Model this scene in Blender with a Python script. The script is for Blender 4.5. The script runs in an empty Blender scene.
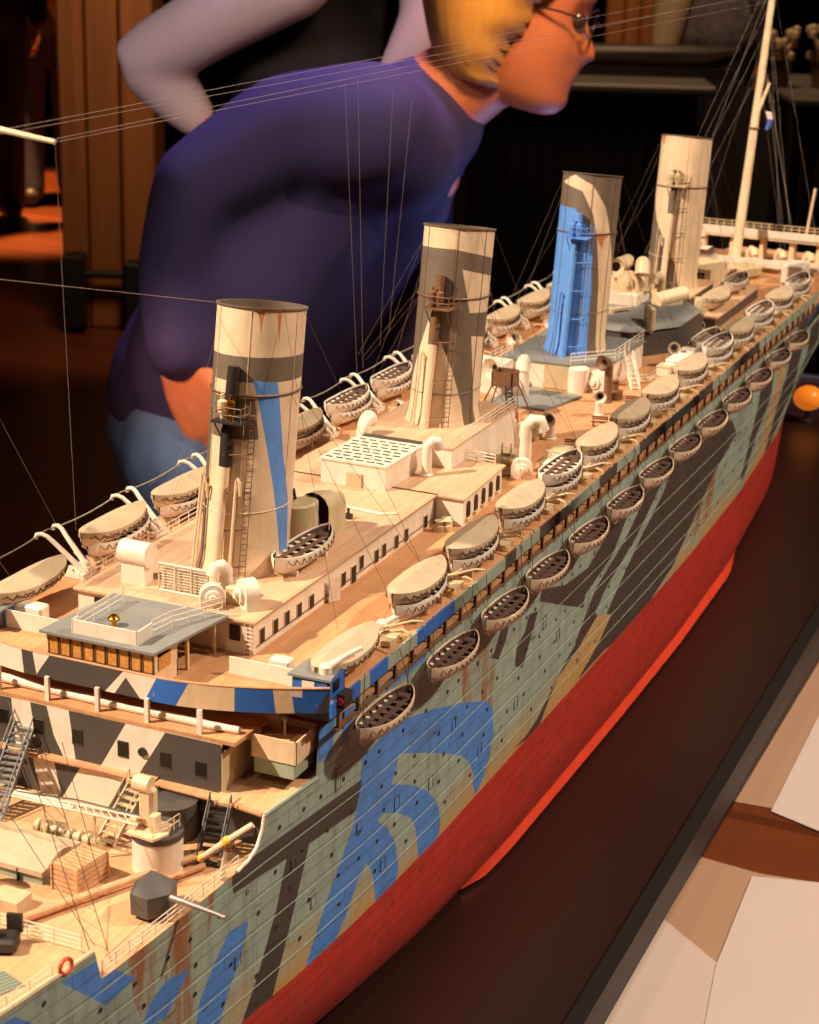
import bpy, bmesh, math, random
from mathutils import Vector, Matrix
random.seed(7)
S = 1/144.0            # the model is built in full-size ship metres and scaled 1:144
ZB = 0.95              # height of the display board above the floor
SC = bpy.context.scene
COL = SC.collection
PI = math.pi
# ------------------------------------------------------------------ camera
CAMP = Vector((62.3816, -34.6791, 80.5554)); YAW, PIT, ROL, FPX = -0.4031141, 0.3237269, 0.0295072, 1884.97
def cam_axes():
    f = Vector((math.sin(YAW)*math.cos(PIT), math.cos(YAW)*math.cos(PIT), -math.sin(PIT)))
    r = Vector((math.cos(YAW), -math.sin(YAW), 0)); u = r.cross(f)
    return r*math.cos(ROL)+u*math.sin(ROL), -r*math.sin(ROL)+u*math.cos(ROL), f
CR, CU, CF = cam_axes()
def SW(x, y, z): return Vector((x*S, y*S, ZB+z*S))           # ship metres -> world
CW = SW(*CAMP)
cd = bpy.data.cameras.new('camera'); cam = bpy.data.objects.new('camera', cd); COL.objects.link(cam)
cam.matrix_world = Matrix(((CR.x, CU.x, -CF.x, CW.x), (CR.y, CU.y, -CF.y, CW.y), (CR.z, CU.z, -CF.z, CW.z), (0, 0, 0, 1)))
cd.sensor_fit = 'VERTICAL'; cd.sensor_height = 36.0; cd.sensor_width = 36.0*819/1024
cd.lens = FPX/1024*36.0; cd.clip_start = 0.02; cd.clip_end = 60
cd.dof.use_dof = True; cd.dof.focus_distance = 0.96; cd.dof.aperture_fstop = 26.0
SC.camera = cam
# ------------------------------------------------------------------ materials
def lin(c):
    return tuple((v/255/12.92 if v/255 <= .04045 else ((v/255+.055)/1.055)**2.4) for v in c)+(1,)
def base(name):
    m = bpy.data.materials.new(name); m.use_nodes = True; nt = m.node_tree
    b = nt.nodes['Principled BSDF']; return m, nt, b
def pos_ship(nt, sc=(1, 1, 1)):
    g = nt.nodes.new('ShaderNodeNewGeometry'); mp = nt.nodes.new('ShaderNodeMapping')
    mp.inputs['Scale'].default_value = tuple(v/S for v in sc); nt.links.new(g.outputs['Position'], mp.inputs['Vector'])
    return mp.outputs['Vector']
def mix(nt, fac, a, b, mode='MIX'):
    n = nt.nodes.new('ShaderNodeMix'); n.data_type = 'RGBA'; n.blend_type = mode
    for i, v in ((0, fac), (6, a), (7, b)):
        if hasattr(v, 'is_output'): nt.links.new(v, n.inputs[i])
        else: n.inputs[i].default_value = v
    return n.outputs[2]
def noise(nt, vec, scale, detail=4, rough=.6):
    n = nt.nodes.new('ShaderNodeTexNoise'); n.inputs['Scale'].default_value = scale
    n.inputs['Detail'].default_value = detail; n.inputs['Roughness'].default_value = rough
    nt.links.new(vec, n.inputs['Vector']); return n.outputs['Fac']
def ramp(nt, fac, p0, p1, c0=(0, 0, 0, 1), c1=(1, 1, 1, 1)):
    n = nt.nodes.new('ShaderNodeValToRGB'); e = n.color_ramp.elements
    e[0].position = p0; e[0].color = c0; e[1].position = p1; e[1].color = c1
    nt.links.new(fac, n.inputs['Fac']); return n.outputs['Color']
def math_n(nt, op, a, b=0.0):
    n = nt.nodes.new('ShaderNodeMath'); n.operation = op
    for i, v in ((0, a), (1, b)):
        if hasattr(v, 'is_output'): nt.links.new(v, n.inputs[i])
        else: n.inputs[i].default_value = v
    return n.outputs[0]
RUST = lin((142, 80, 34)); DIRT = lin((96, 72, 50))
def paint(name, col, rust=.25, grime=.25, rough=.55, plates=False, waterline=False, bump=.15, rth=.62):
    """weathered model paint: mottled colour, vertical streaks of grime and rust, optional hull plating"""
    m, nt, b = base(name); c = lin(col)
    v1 = pos_ship(nt); vs = pos_ship(nt, (1, 1, .10))
    n1 = noise(nt, v1, .5, 6)
    out = mix(nt, ramp(nt, n1, .3, .7), tuple(x*.86 for x in c[:3])+(1,), tuple(min(1, x*1.07) for x in c[:3])+(1,))
    if plates:
        sep = nt.nodes.new('ShaderNodeSeparateXYZ'); nt.links.new(v1, sep.inputs[0])
        cmb = nt.nodes.new('ShaderNodeCombineXYZ'); nt.links.new(sep.outputs[1], cmb.inputs[0]); nt.links.new(sep.outputs[2], cmb.inputs[1])
        br = nt.nodes.new('ShaderNodeTexBrick'); nt.links.new(cmb.outputs[0], br.inputs['Vector'])
        br.inputs['Scale'].default_value = 1; br.inputs['Brick Width'].default_value = 7.4; br.inputs['Row Height'].default_value = 1.12
        br.inputs['Mortar Size'].default_value = .04; br.inputs['Mortar Smooth'].default_value = .3
        br.inputs['Color1'].default_value = (1, 1, 1, 1); br.inputs['Color2'].default_value = (.9, .9, .9, 1); br.inputs['Mortar'].default_value = (.42, .36, .3, 1)
        out = mix(nt, .85, out, br.outputs['Color'], 'MULTIPLY')
        # scratches and chips gathered along the strake laps
        vl = pos_ship(nt, (.22, .22, 1.4)); nl = noise(nt, vl, 1.5, 5, .7)
        out = mix(nt, math_n(nt, 'MULTIPLY', ramp(nt, nl, .62, .67), .8), out, lin((58, 44, 34)))
    ng = noise(nt, vs, 1.1, 5, .65)
    out = mix(nt, math_n(nt, 'MULTIPLY', ramp(nt, ng, .5, .75), grime), out, DIRT)
    nr = noise(nt, vs, .55, 6, .7)
    out = mix(nt, math_n(nt, 'MULTIPLY', ramp(nt, nr, rth, rth+.14), rust), out, RUST)
    if waterline:
        sp = nt.nodes.new('ShaderNodeSeparateXYZ'); nt.links.new(v1, sp.inputs[0])
        mr = nt.nodes.new('ShaderNodeMapRange'); mr.inputs[1].default_value = 14.6; mr.inputs[2].default_value = 10.6
        zw = math_n(nt, 'SUBTRACT', sp.outputs[2], ZB/S); nt.links.new(zw, mr.inputs[0])
        nw = noise(nt, v1, .16, 5, .7)
        fac = math_n(nt, 'MULTIPLY', mr.outputs[0], ramp(nt, nw, .34, .52))
        out = mix(nt, math_n(nt, 'MULTIPLY', fac, .9), out, lin((186, 142, 74)))
    nt.links.new(out, b.inputs['Base Color']); b.inputs['Roughness'].default_value = rough
    if bump:
        bp = nt.nodes.new('ShaderNodeBump'); bp.inputs['Strength'].default_value = bump; bp.inputs['Distance'].default_value = .001
        nb = br.outputs['Color'] if plates else noise(nt, v1, 2.5, 5)
        nt.links.new(nb, bp.inputs['Height']); nt.links.new(bp.outputs['Normal'], b.inputs['Normal'])
    return m
def planked(name, col, row=.34, length=9.0, rough=.6, along='y', unit=1/S, dark=.55, var=.18):
    """narrow deck or floor planks; along = the axis the planks run in"""
    m, nt, b = base(name); c = lin(col)
    g = nt.nodes.new('ShaderNodeNewGeometry'); sep = nt.nodes.new('ShaderNodeSeparateXYZ'); nt.links.new(g.outputs['Position'], sep.inputs[0])
    cmb = nt.nodes.new('ShaderNodeCombineXYZ'); i, j = (1, 0) if along == 'y' else (0, 1)
    for k, o in ((0, i), (1, j)):
        nt.links.new(math_n(nt, 'MULTIPLY', sep.outputs[o], unit), cmb.inputs[k])
    br = nt.nodes.new('ShaderNodeTexBrick'); nt.links.new(cmb.outputs[0], br.inputs['Vector'])
    br.inputs['Scale'].default_value = 1; br.inputs['Brick Width'].default_value = length; br.inputs['Row Height'].default_value = row
    br.inputs['Mortar Size'].default_value = row*.05; br.inputs['Mortar Smooth'].default_value = .2
    br.inputs['Color1'].default_value = tuple(x*(1-var) for x in c[:3])+(1,); br.inputs['Color2'].default_value = tuple(min(1, x*(1+var*.6)) for x in c[:3])+(1,)
    br.inputs['Mortar'].default_value = tuple(x*dark for x in c[:3])+(1,)
    n1 = noise(nt, pos_ship(nt, (unit*S,)*3), .25, 6)
    out = mix(nt, ramp(nt, n1, .3, .75), br.outputs['Color'], (.62, .5, .38, 1), 'MULTIPLY')
    out = mix(nt, .55, br.outputs['Color'], out)
    vg = pos_ship(nt, (6*unit*S, .5*unit*S, 6*unit*S) if along == 'y' else (.5*unit*S, 6*unit*S, 6*unit*S))
    out = mix(nt, ramp(nt, noise(nt, vg, 1.2, 6), .35, .75), out, tuple(x*.72 for x in c[:3])+(1,))
    nt.links.new(out, b.inputs['Base Color']); b.inputs['Roughness'].default_value = rough
    return m
def plain(name, col, rough=.6, metal=0, var=.12, scale=60, emit=None, es=1.0, alpha=None, bump=0):
    m, nt, b = base(name); c = lin(col)
    g = nt.nodes.new('ShaderNodeNewGeometry')
    n1 = noise(nt, g.outputs['Position'], scale, 4)
    out = mix(nt, n1, tuple(x*(1-var) for x in c[:3])+(1,), tuple(min(1, x*(1+var)) for x in c[:3])+(1,))
    nt.links.new(out, b.inputs['Base Color']); b.inputs['Roughness'].default_value = rough; b.inputs['Metallic'].default_value = metal
    if emit: b.inputs['Emission Color'].default_value = lin(emit); b.inputs['Emission Strength'].default_value = es
    if bump:
        bp = nt.nodes.new('ShaderNodeBump'); bp.inputs['Strength'].default_value = bump; bp.inputs['Distance'].default_value = .002
        nt.links.new(n1, bp.inputs['Height']); nt.links.new(bp.outputs['Normal'], b.inputs['Normal'])
    return m
M = dict(
    green=paint('hull_grey_green', (150, 170, 158), .6, .5, .5, True, True),
    rustp=paint('rust_patch', (200, 128, 76), .6, .2, .8),
    blue=paint('hull_blue', (76, 136, 214), .12, .30, .5, True),
    dark=paint('hull_dark_grey', (70, 64, 60), .15, .2, .55, True),
    tan=paint('hull_tan', (190, 158, 112), .5, .3, .55, True, True),
    red=paint('hull_red', (188, 54, 44), .06, .5, .42, True),
    keel=paint('keel_red_lit', (214, 62, 34), .05, .2, .45),  # hull red brightened to orange in the colour, imitating light on the fin
    rusty=paint('hull_rust_streaked', (150, 166, 150), .85, .4, .5, True, True, rth=.44),
    white=paint('white_paint', (232, 216, 196), .14, .14, .5),
    cream=paint('cream_paint', (226, 196, 158), .18, .2, .5),
    fcream=paint('funnel_cream', (226, 198, 164), .28, .20, .5),
    fgrey=paint('funnel_grey', (112, 96, 80), .12, .2, .55),
    fblue=paint('funnel_blue', (96, 150, 226), .08, .12, .5),
    wdark=paint('wall_dark_grey', (74, 68, 64), .1, .12, .55),
    wblue=paint('wall_blue', (40, 104, 190), .03, .08, .5),
    wpale=paint('wall_pale_green', (150, 164, 146), .2, .2, .5),
    grey=paint('roof_grey', (128, 128, 124), .03, .2, .6),
    tank=paint('tan_metal', (200, 178, 140), .2, .25, .5),
    brown=paint('brown_metal', (120, 84, 56), .3, .2, .55),
    gunmetal=paint('gun_grey', (78, 74, 70), .1, .15, .5), iron=paint('dark_iron', (44, 40, 38), .1, .1, .45, bump=.05),
    bark=plain('boat_interior', (84, 60, 50), .8, 0, .5, 900),
    canvas=paint('canvas', (190, 168, 138), .0, .18, .85, bump=.3),
    canvasd=paint('canvas_olive', (158, 140, 98), .0, .2, .85, bump=.3),
    boat=paint('boat_cream', (226, 202, 172), .06, .22, .5),
    boatw=paint('boat_white', (236, 224, 208), .04, .15, .45),
    rope=plain('rope_brown', (92, 62, 40), .9), thread=plain('rigging_thread', (160, 144, 126), .7), threadd=plain('rigging_thread_dark', (92, 70, 54), .8),
    glass=plain('window_dark', (12, 9, 8), .4, 0, .1), lit=plain('window_amber', (206, 140, 70), .25, 0, .7, 700),
    deck=planked('deck_planks', (224, 174, 128), dark=.7), deckd=planked('deck_planks_brown', (216, 158, 110), dark=.62), roofd=planked('roof_planks', (224, 182, 146), .34, dark=.75),
    timber=planked('crate_slats', (214, 174, 116), 2.0, 40, .7, 'x', 1/S*3.4, .35),
    brass=plain('brass', (210, 150, 60), .25, 1), yellow=plain('yellow_paint', (226, 176, 60), .5), orange=plain('lifebuoy_orange', (226, 84, 44), .5),
    redp=plain('red_lamp', (196, 40, 36), .4),
)
# ------------------------------------------------------------------ mesh builder (ship metres by default)
class MB:
    def __init__(s): s.v = []; s.f = []; s.mi = []; s.cur = 0
    def face(s, idx): s.f.append(tuple(idx)); s.mi.append(s.cur)
    def add(s, vs, fs):
        o = len(s.v); s.v += [Vector(v) for v in vs]
        for f in fs: s.face([o+i for i in f])
    def box(s, c, d, rz=0, rx=0, ry=0, bev=0):
        x, y, z = (k/2 for k in d); R = Matrix.Rotation(rz, 3, 'Z') @ Matrix.Rotation(ry, 3, 'Y') @ Matrix.Rotation(rx, 3, 'X'); c = Vector(c)
        if bev:
            b = min(bev, x*.9, y*.9, z*.9); pts = []
            for sx in (-1, 1):
                for sy in (-1, 1):
                    for sz in (-1, 1):
                        pts += [(sx*x, sy*(y-b), sz*(z-b)), (sx*(x-b), sy*y, sz*(z-b)), (sx*(x-b), sy*(y-b), sz*z)]
            bm = bmesh.new()
            for p in pts: bm.verts.new(R @ Vector(p)+c)
            bmesh.ops.convex_hull(bm, input=bm.verts[:]); bm.verts.index_update()
            s.add([v.co.copy() for v in bm.verts], [[v.index for v in f.verts] for f in bm.faces]); bm.free(); return s
        vs = [R @ Vector((a*x, b*y, e*z))+c for a in (-1, 1) for b in (-1, 1) for e in (-1, 1)]
        s.add(vs, [(0, 1, 3, 2), (4, 6, 7, 5), (0, 4, 5, 1), (2, 3, 7, 6), (0, 2, 6, 4), (1, 5, 7, 3)]); return s
    def b2(s, x0, x1, y0, y1, z0, z1, bev=0): return s.box(((x0+x1)/2, (y0+y1)/2, (z0+z1)/2), (x1-x0, y1-y0, z1-z0), bev=bev)
    def prism(s, poly, z0, z1):
        n = len(poly); A = sum(poly[i][0]*poly[(i+1) % n][1]-poly[(i+1) % n][0]*poly[i][1] for i in range(n))
        if A < 0: poly = poly[::-1]
        s.add([(x, y, z0) for x, y in poly]+[(x, y, z1) for x, y in poly],
              [list(range(n))[::-1], list(range(n, 2*n))]+[(i, (i+1) % n, n+(i+1) % n, n+i) for i in range(n)]); return s
    def tube(s, path, r, n=8, cap=True, closed=False):
        path = [Vector(p) for p in path]; L = len(path); rs = r if isinstance(r, (list, tuple)) else [r]*L
        o = len(s.v); up = None
        for i, p in enumerate(path):
            t = (path[(i+1) % L]-path[i-1]) if closed else (path[min(i+1, L-1)]-path[max(i-1, 0)])
            if t.length < 1e-9: t = Vector((0, 0, 1))
            t.normalize()
            if up is None: up = Vector((0, 0, 1)) if abs(t.z) < .9 else Vector((0, 1, 0))
            a = t.cross(up)
            if a.length < 1e-6: a = t.orthogonal()
            a.normalize(); bb = t.cross(a).normalized(); up = -bb if up.dot(-bb) > up.dot(bb) else bb
            a = t.cross(up).normalized(); bb = up
            for k in range(n):
                q = 2*PI*k/n; s.v.append(p+(a*math.cos(q)+bb*math.sin(q))*rs[i])
        for i in range(L if closed else L-1):
            for k in range(n):
                j = (i+1) % L; s.face((o+i*n+k, o+i*n+(k+1) % n, o+j*n+(k+1) % n, o+j*n+k))
        if cap and not closed:
            s.face([o+k for k in range(n)][::-1]); s.face([o+(L-1)*n+k for k in range(n)])
        return s
    def bar(s, p, q, r, n=6): return s.tube([p, q], r, n)
    def lathe(s, c, prof, n=20, axis='z', rz=0):
        c = Vector(c); o = len(s.v)
        for r, h in prof:
            for k in range(n):
                q = 2*PI*k/n
                if axis == 'z': v = Vector((r*math.cos(q), r*math.sin(q), h))
                elif axis == 'y': v = Vector((r*math.cos(q), h, r*math.sin(q)))
                else: v = Vector((h, r*math.cos(q), r*math.sin(q)))
                s.v.append(c+Matrix.Rotation(rz, 3, 'Z') @ v)
        for i in range(len(prof)-1):
            for k in range(n): s.face((o+i*n+k, o+i*n+(k+1) % n, o+(i+1)*n+(k+1) % n, o+(i+1)*n+k))
        if prof[0][0] > 1e-6: s.face([o+k for k in range(n)])
        if prof[-1][0] > 1e-6: s.face([o+(len(prof)-1)*n+k for k in range(n)][::-1])
        return s
    def ball(s, c, r, n=14, sc=(1, 1, 1)):
        o = len(s.v); c = Vector(c); m = n//2
        for i in range(m+1):
            a = PI*i/m
            for k in range(n):
                q = 2*PI*k/n; s.v.append(c+Vector((r*sc[0]*math.sin(a)*math.cos(q), r*sc[1]*math.sin(a)*math.sin(q), r*sc[2]*math.cos(a))))
        for i in range(m):
            for k in range(n): s.face((o+i*n+k, o+i*n+(k+1) % n, o+(i+1)*n+(k+1) % n, o+(i+1)*n+k))
        return s
    def sheet(s, rows):
        o = len(s.v); m = len(rows[0])
        for r in rows: s.v += [Vector(p) for p in r]
        for i in range(len(rows)-1):
            for k in range(m-1): s.face((o+i*m+k, o+i*m+k+1, o+(i+1)*m+k+1, o+(i+1)*m+k))
        return s
ORG = {}               # object name -> origin in its builder's units (ship metres or world metres)
def build(name, mb, mats, parent=None, org=None, ship=True, smooth=35, fix=True):
    """link the collected shapes as ONE mesh object; org is its own origin"""
    me = bpy.data.meshes.new(name); k = S if ship else 1.0
    if org is None:
        n = max(1, len(mb.v)); lo = [min(v[i] for v in mb.v) for i in range(3)]; hi = [max(v[i] for v in mb.v) for i in range(3)]
        org = Vector(((lo[0]+hi[0])/2, (lo[1]+hi[1])/2, lo[2]))
    org = Vector(org)
    me.from_pydata([tuple((v-org)*k) for v in mb.v], [], mb.f)
    for m in (mats if isinstance(mats, (list, tuple)) else [mats]): me.materials.append(m)
    me.polygons.foreach_set('material_index', mb.mi)
    bm = bmesh.new(); bm.from_mesh(me); bmesh.ops.remove_doubles(bm, verts=bm.verts[:], dist=1e-7)
    if fix: bmesh.ops.recalc_face_normals(bm, faces=bm.faces[:])
    bm.to_mesh(me); bm.free()
    me.polygons.foreach_set('use_smooth', [True]*len(me.polygons)); me.set_sharp_from_angle(angle=math.radians(smooth))
    o = bpy.data.objects.new(name, me); COL.objects.link(o)
    w = SW(*org) if ship else org
    if parent is not None:
        o.parent = parent; o.location = w-ORG[parent.name]
    else: o.location = w
    ORG[o.name] = w
    return o
def tag(o, label=None, cat=None, group=None, kind=None):
    for k, v in (('label', label), ('category', cat), ('group', group), ('kind', kind)):
        if v: o[k] = v
    return o
def thing(name, label, cat, at, group=None, rz=0):
    o = bpy.data.objects.new(name, None); COL.objects.link(o); o.empty_display_size = .02
    o.location = at; o.rotation_euler = (0, 0, rz); ORG[o.name] = Vector(at); return tag(o, label, cat, group)
def dup_part(o, parent, ship_at):
    c = o.copy(); COL.objects.link(c); c.parent = parent; w = SW(*ship_at); c.location = w-ORG[parent.name]; ORG[c.name] = w
    for ch in o.children:
        d = ch.copy(); COL.objects.link(d); d.parent = c
    return c
def dup_thing(o, at, rz=0, label=None, group=None, scale=1):
    c = o.copy(); COL.objects.link(c); c.location = at; c.rotation_euler = (0, 0, rz); c.scale = (scale,)*3; ORG[c.name] = Vector(at)
    for ch in o.children:
        d = ch.copy(); COL.objects.link(d); d.parent = c
        for g in ch.children:
            e = g.copy(); COL.objects.link(e); e.parent = d
    return tag(c, label, None, group)
def rail(pts, h=1.05, rails=3, step=1.6, r=.045, closed=False):
    mb = MB(); P = [Vector(p) for p in pts]
    for a, b in zip(P, P[1:]+([P[0]] if closed else [])):
        L = (b-a).length; n = max(1, round(L/step))
        for i in range(n+1):
            q = a.lerp(b, i/n); mb.bar(q, q+Vector((0, 0, h)), r, 5)
        for k in range(rails):
            z = Vector((0, 0, h*(k+1)/rails)); mb.bar(a+z, b+z, r*.85, 5)
    return mb
def stair(p0, p1, w, n, r=.07, hand=.9):
    """inclined ship's ladder from foot p0 to head p1: stringers, treads and hand rails"""
    mb = MB(); a, b = Vector(p0), Vector(p1); d = (b-a); side = Vector((-d.y, d.x, 0))
    side = Vector((1, 0, 0)) if side.length < 1e-6 else side.normalized(); rzz = math.atan2(side.y, side.x)
    for s in (-1, 1):
        o = side*(w/2*s); L = d.length; m = (a+b)/2+o
        for k in (-.12, 0, .12): mb.bar(a+o+Vector((0, 0, k)), b+o+Vector((0, 0, k)), .085, 6)
        if hand:
            for t in (.05, .35, .65, .95): q = a.lerp(b, t)+o; mb.bar(q, q+Vector((0, 0, hand)), .045, 5)
            mb.bar(a.lerp(b, .05)+o+Vector((0, 0, hand)), b.lerp(a, .05)+o+Vector((0, 0, hand)), .05, 5)
    for i in range(n):
        q = a.lerp(b, (i+.5)/n); mb.box(q, (w, .34, .09), rzz)
    return mb
def in_poly(x, y, P):
    c = False; j = len(P)-1
    for i in range(len(P)):
        if (P[i][1] > y) != (P[j][1] > y) and x < (P[j][0]-P[i][0])*(y-P[i][1])/(P[j][1]-P[i][1])+P[i][0]: c = not c
        j = i
    return c
def painted(us, vs, polys, fn, default=0, void=(), slots=None):
    """a skin laid out flat in (u, v), cut along the edges of the paint shapes, then carried on to its surface by fn"""
    bm = bmesh.new(); g = [[bm.verts.new((u, v, 0)) for v in vs] for u in us]
    for i in range(len(us)-1):
        for j in range(len(vs)-1): bm.faces.new((g[i][j], g[i+1][j], g[i+1][j+1], g[i][j+1]))
    for P in [p for _, p in polys]+list(void):
        for i in range(len(P)):
            a, b = P[i], P[(i+1) % len(P)]; dx, dy = b[0]-a[0], b[1]-a[1]; L = math.hypot(dx, dy)
            if L < 1e-6: continue
            x0, x1, y0, y1 = min(a[0], b[0]), max(a[0], b[0]), min(a[1], b[1]), max(a[1], b[1]); geom = set()
            for f in bm.faces:
                fx = [v.co.x for v in f.verts]; fy = [v.co.y for v in f.verts]
                if max(fx) >= x0-1e-4 and min(fx) <= x1+1e-4 and max(fy) >= y0-1e-4 and min(fy) <= y1+1e-4:
                    geom.add(f); geom.update(f.edges); geom.update(f.verts)
            if geom: bmesh.ops.bisect_plane(bm, geom=list(geom), dist=1e-5, plane_co=(a[0], a[1], 0), plane_no=(-dy/L, dx/L, 0))
    dead = []
    for f in bm.faces:
        c = f.calc_center_median(); k = default
        for m, P in polys:
            if in_poly(c.x, c.y, P): k = m
        f.material_index = k
        if any(in_poly(c.x, c.y, P) for P in void): dead.append(f)
    if dead: bmesh.ops.delete(bm, geom=dead, context='FACES')
    bm.verts.index_update(); mb = MB()
    mb.v = [Vector(fn(v.co.x, v.co.y)) for v in bm.verts]
    for f in bm.faces: mb.cur = f.material_index; mb.face([v.index for v in f.verts])
    bm.free(); return mb
def fr(a, b, st):
    n = max(1, int(round((b-a)/st))); return [a+(b-a)*i/n for i in range(n+1)]
def _itp(x, xs, ys):
    if x <= xs[0]: return ys[0]
    for i in range(1, len(xs)):
        if x <= xs[i]:
            t = (x-xs[i-1])/(xs[i]-xs[i-1]); return ys[i-1]+(ys[i]-ys[i-1])*t
    return ys[-1]
HY = (12, 25, 35, 42, 50, 58, 65, 73, 86, 104, 135, 157, 183, 213, 235, 250, 262)
HD = (5.0, 8.3, 10.2, 11.2, 11.9, 12.4, 13.1, 13.9, 14.25, 14.4, 14.4, 14.4, 14.3, 13.6, 12.4, 10.5, 5.5)
HW = (3.4, 7.0, 9.3, 10.4, 11.6, 12.5, 13.2, 13.75, 14.15, 14.15, 14.15, 13.95, 13.2, 11.2, 7.5, 3.5, .6)
HB = (.5, 1.6, 3.0, 4.2, 5.6, 7.2, 8.3, 9.6, 11.4, 12.6, 12.9, 12.9, 12.2, 9.9, 4.5, 1.2, .3)
HN = (1.3, 1.5, 1.8, 2.0, 2.3, 2.6, 3, 3.6, 5, 7, 8, 8, 6, 3.2, 1.8, 1.4, 1.2)
def hull_x(y, z):
    d, w, b, n = _itp(y,HY,HD), _itp(y,HY,HW), _itp(y,HY,HB), _itp(y,HY,HN)
    if z <= 0: return max(.05, b-1.2)
    if z < .5: return b-1.2*(1-(z/.5))**1.5
    if z < 10.6:
        t = (z-.5)/10.1; return b+(w-b)*(1-(1-t)**n)
    if z < 21: return w+(d-w)*(z-10.6)/10.4
    return d
HULL = [('b',[(72.18,23.29),(75.41,23.73),(79.29,23.35),(84.13,22.18),(90.33,20.23),(95.09,18.42),(96.57,17.13),(96.96,14.7),(96.52,13.13),(95.29,11.55),(93.7,10.69),(92.93,11.91),(92.95,12.95),(91.92,14.37),(90.12,15.74),(85.97,17.76),(81.58,19.64),(78.12,21.06),(76.99,19.13),(80.77,17.38),(83.34,15.75),(85.27,14.05),(86.18,12.29),(86.09,10.99),(84.96,9.84),(82.47,10.05),(81.96,11.96),(81.61,13.44),(80.68,14.69),(78.55,16.09),(75.86,17.34),(74.92,17.16),(76.62,15.79),(78.09,13.82),(78.81,11.53),(78.26,10.18),(75.15,9.99),(74.67,12.31),(74.06,13.73),(73.25,14.6),(72.53,14.17),(71.65,13.2),(70.61,11.86),(69.02,10.51),(64.65,10.11),(66.06,12.08),(68.09,14.67),(69.85,16.84),(71.1,18.37),(71.81,19.86)]),('b',[(56.1,17.97),(58.32,17.58),(57.41,15.45),(56.08,13.9),(54.92,11.7),(52.1,11.91),(52.89,14.83),(54.57,16.69)]),('b',[(49.37,18.2),(51.84,17.6),(49.26,15.59),(46.97,16.13),(47.8,17.43)]),('b',[(39.75,23.3),(42.78,23.13),(44.22,21.76),(46.3,20.01),(43.6,19.69),(41.89,21.27)]),('b',[(34.61,23.23),(36.21,23.12),(38.63,20.97),(36.65,20.95),(34.55,22.15)]),('d',[(56.34,21.98),(72.25,21.63),(71.57,19.52),(65.48,19.77),(56.56,20.36)]),('d',[(62.73,20.04),(65.48,19.77),(63.57,15.73),(60.66,9.91),(57.14,10.14),(59.39,13.25),(61.47,16.79)]),('d',[(119.47,21.86),(126.28,23.76),(131.64,23.61),(126.94,20.64),(119.36,19.29),(118.97,18.08),(106.32,23.09),(106.79,24.03),(113.34,22.27)]),('d',[(138.0,24.02),(143.21,23.57),(134.14,19.85),(125.52,17.67),(119.93,14.26),(117.34,15.22),(122.32,18.76),(130.66,20.94)]),('d',[(146.59,24.21),(171.05,23.1),(174.36,20.51),(164.75,17.81),(157.71,14.72),(151.05,11.76),(135.52,9.54),(121.25,11.8),(128.99,15.98),(135.94,19.29),(143.56,22.18)]),('d',[(96.05,22.3),(97.16,23.66),(99.41,23.87),(98.61,22.37),(97.12,21.26),(95.25,22.09)]),('d',[(101.25,20.88),(103.06,21.53),(103.92,22.8),(106.15,22.28),(104.65,20.42),(103.12,18.24),(101.1,19.15)]),('d',[(122.06,16.38),(118.9,15.47),(115.09,14.3),(111.48,12.85),(107.98,11.44),(105.14,10.96),(102.26,11.09),(107.46,10.25),(112.55,11.56),(116.13,13.32),(119.98,14.49),(123.97,15.7)]),('t',[(128.43,14.12),(125.25,12.55),(119.64,10.79),(117.63,10.4),(113.65,9.96),(108.22,10.22),(109.25,10.77),(112.91,13.42),(118.38,14.21),(123.97,15.7)]),('d',[(132.46,11.45),(138.99,10.7),(134.69,10.33),(129.8,10.87),(119.21,10.81),(121.58,11.53),(126.83,11.66)]),('d',[(185.12,22.62),(192.63,23.01),(192.34,20.74),(190.1,18.12),(187.77,16.83),(186.67,14.28),(184.46,11.9),(181.96,12.63),(183.29,16.16),(183.96,20.01)]),('t',[(194.89,22.8),(199.77,21.85),(199.68,19.6),(199.86,15.93),(204.3,10.68),(198.14,10.22),(191.96,10.19),(192.61,12.61),(193.3,16.65),(194.1,19.83)]),('d',[(202.0,21.99),(209.51,21.13),(212.49,16.65),(208.74,14.65),(207.25,12.28),(204.56,10.35),(201.93,9.99),(200.66,12.7),(200.63,16.56),(200.68,20.02)])]
FUN = [(0,'b',[(27.3,46.45),(59.7,46.28),(64.0,45.24),(77.1,41.04),(95.3,37.54),(104.6,33.42),(84.4,33.84),(66.2,38.48),(47.1,42.72),(36.2,44.99)]),(1,'c',[(-51.3,49.56),(22.3,49.54),(114.5,48.67)]),(1,'c',[(36.2,47.88),(111.9,47.1),(114.5,43.95),(55.2,44.2),(46.5,45.92)]),(1,'c',[(62.3,42.19),(96.4,41.79),(114.5,32.76),(90.6,33.17)]),(1,'c',[(-13.9,43.43),(9.3,42.05),(34.5,39.27),(56.5,36.04),(67.6,32.21),(-62.9,32.67),(-46.6,38.1)]),(2,'b',[(-67.5,48.0),(-6.9,47.79),(18.5,46.19),(34.2,43.54),(42.7,39.31),(44.9,32.75),(-67.5,32.28),(-67.5,40.49)]),(2,'c',[(-48.8,50.28),(4.8,49.54),(30.3,47.33),(42.1,45.04),(56.2,40.4),(65.6,32.98),(105.0,32.47),(102.2,40.71),(74.3,45.23),(55.2,48.01),(24.8,50.15),(-14.5,51.09)]),(3,'d',[(-70.8,44.48),(-37.5,41.26),(-3.4,38.88),(23.1,36.3),(42.6,32),(-90,32),(-90,44.5)]),(3,'b',[(-70.7,37.31),(-61.6,37.21),(-52.8,35.06),(-70.8,34.83)])]
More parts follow.
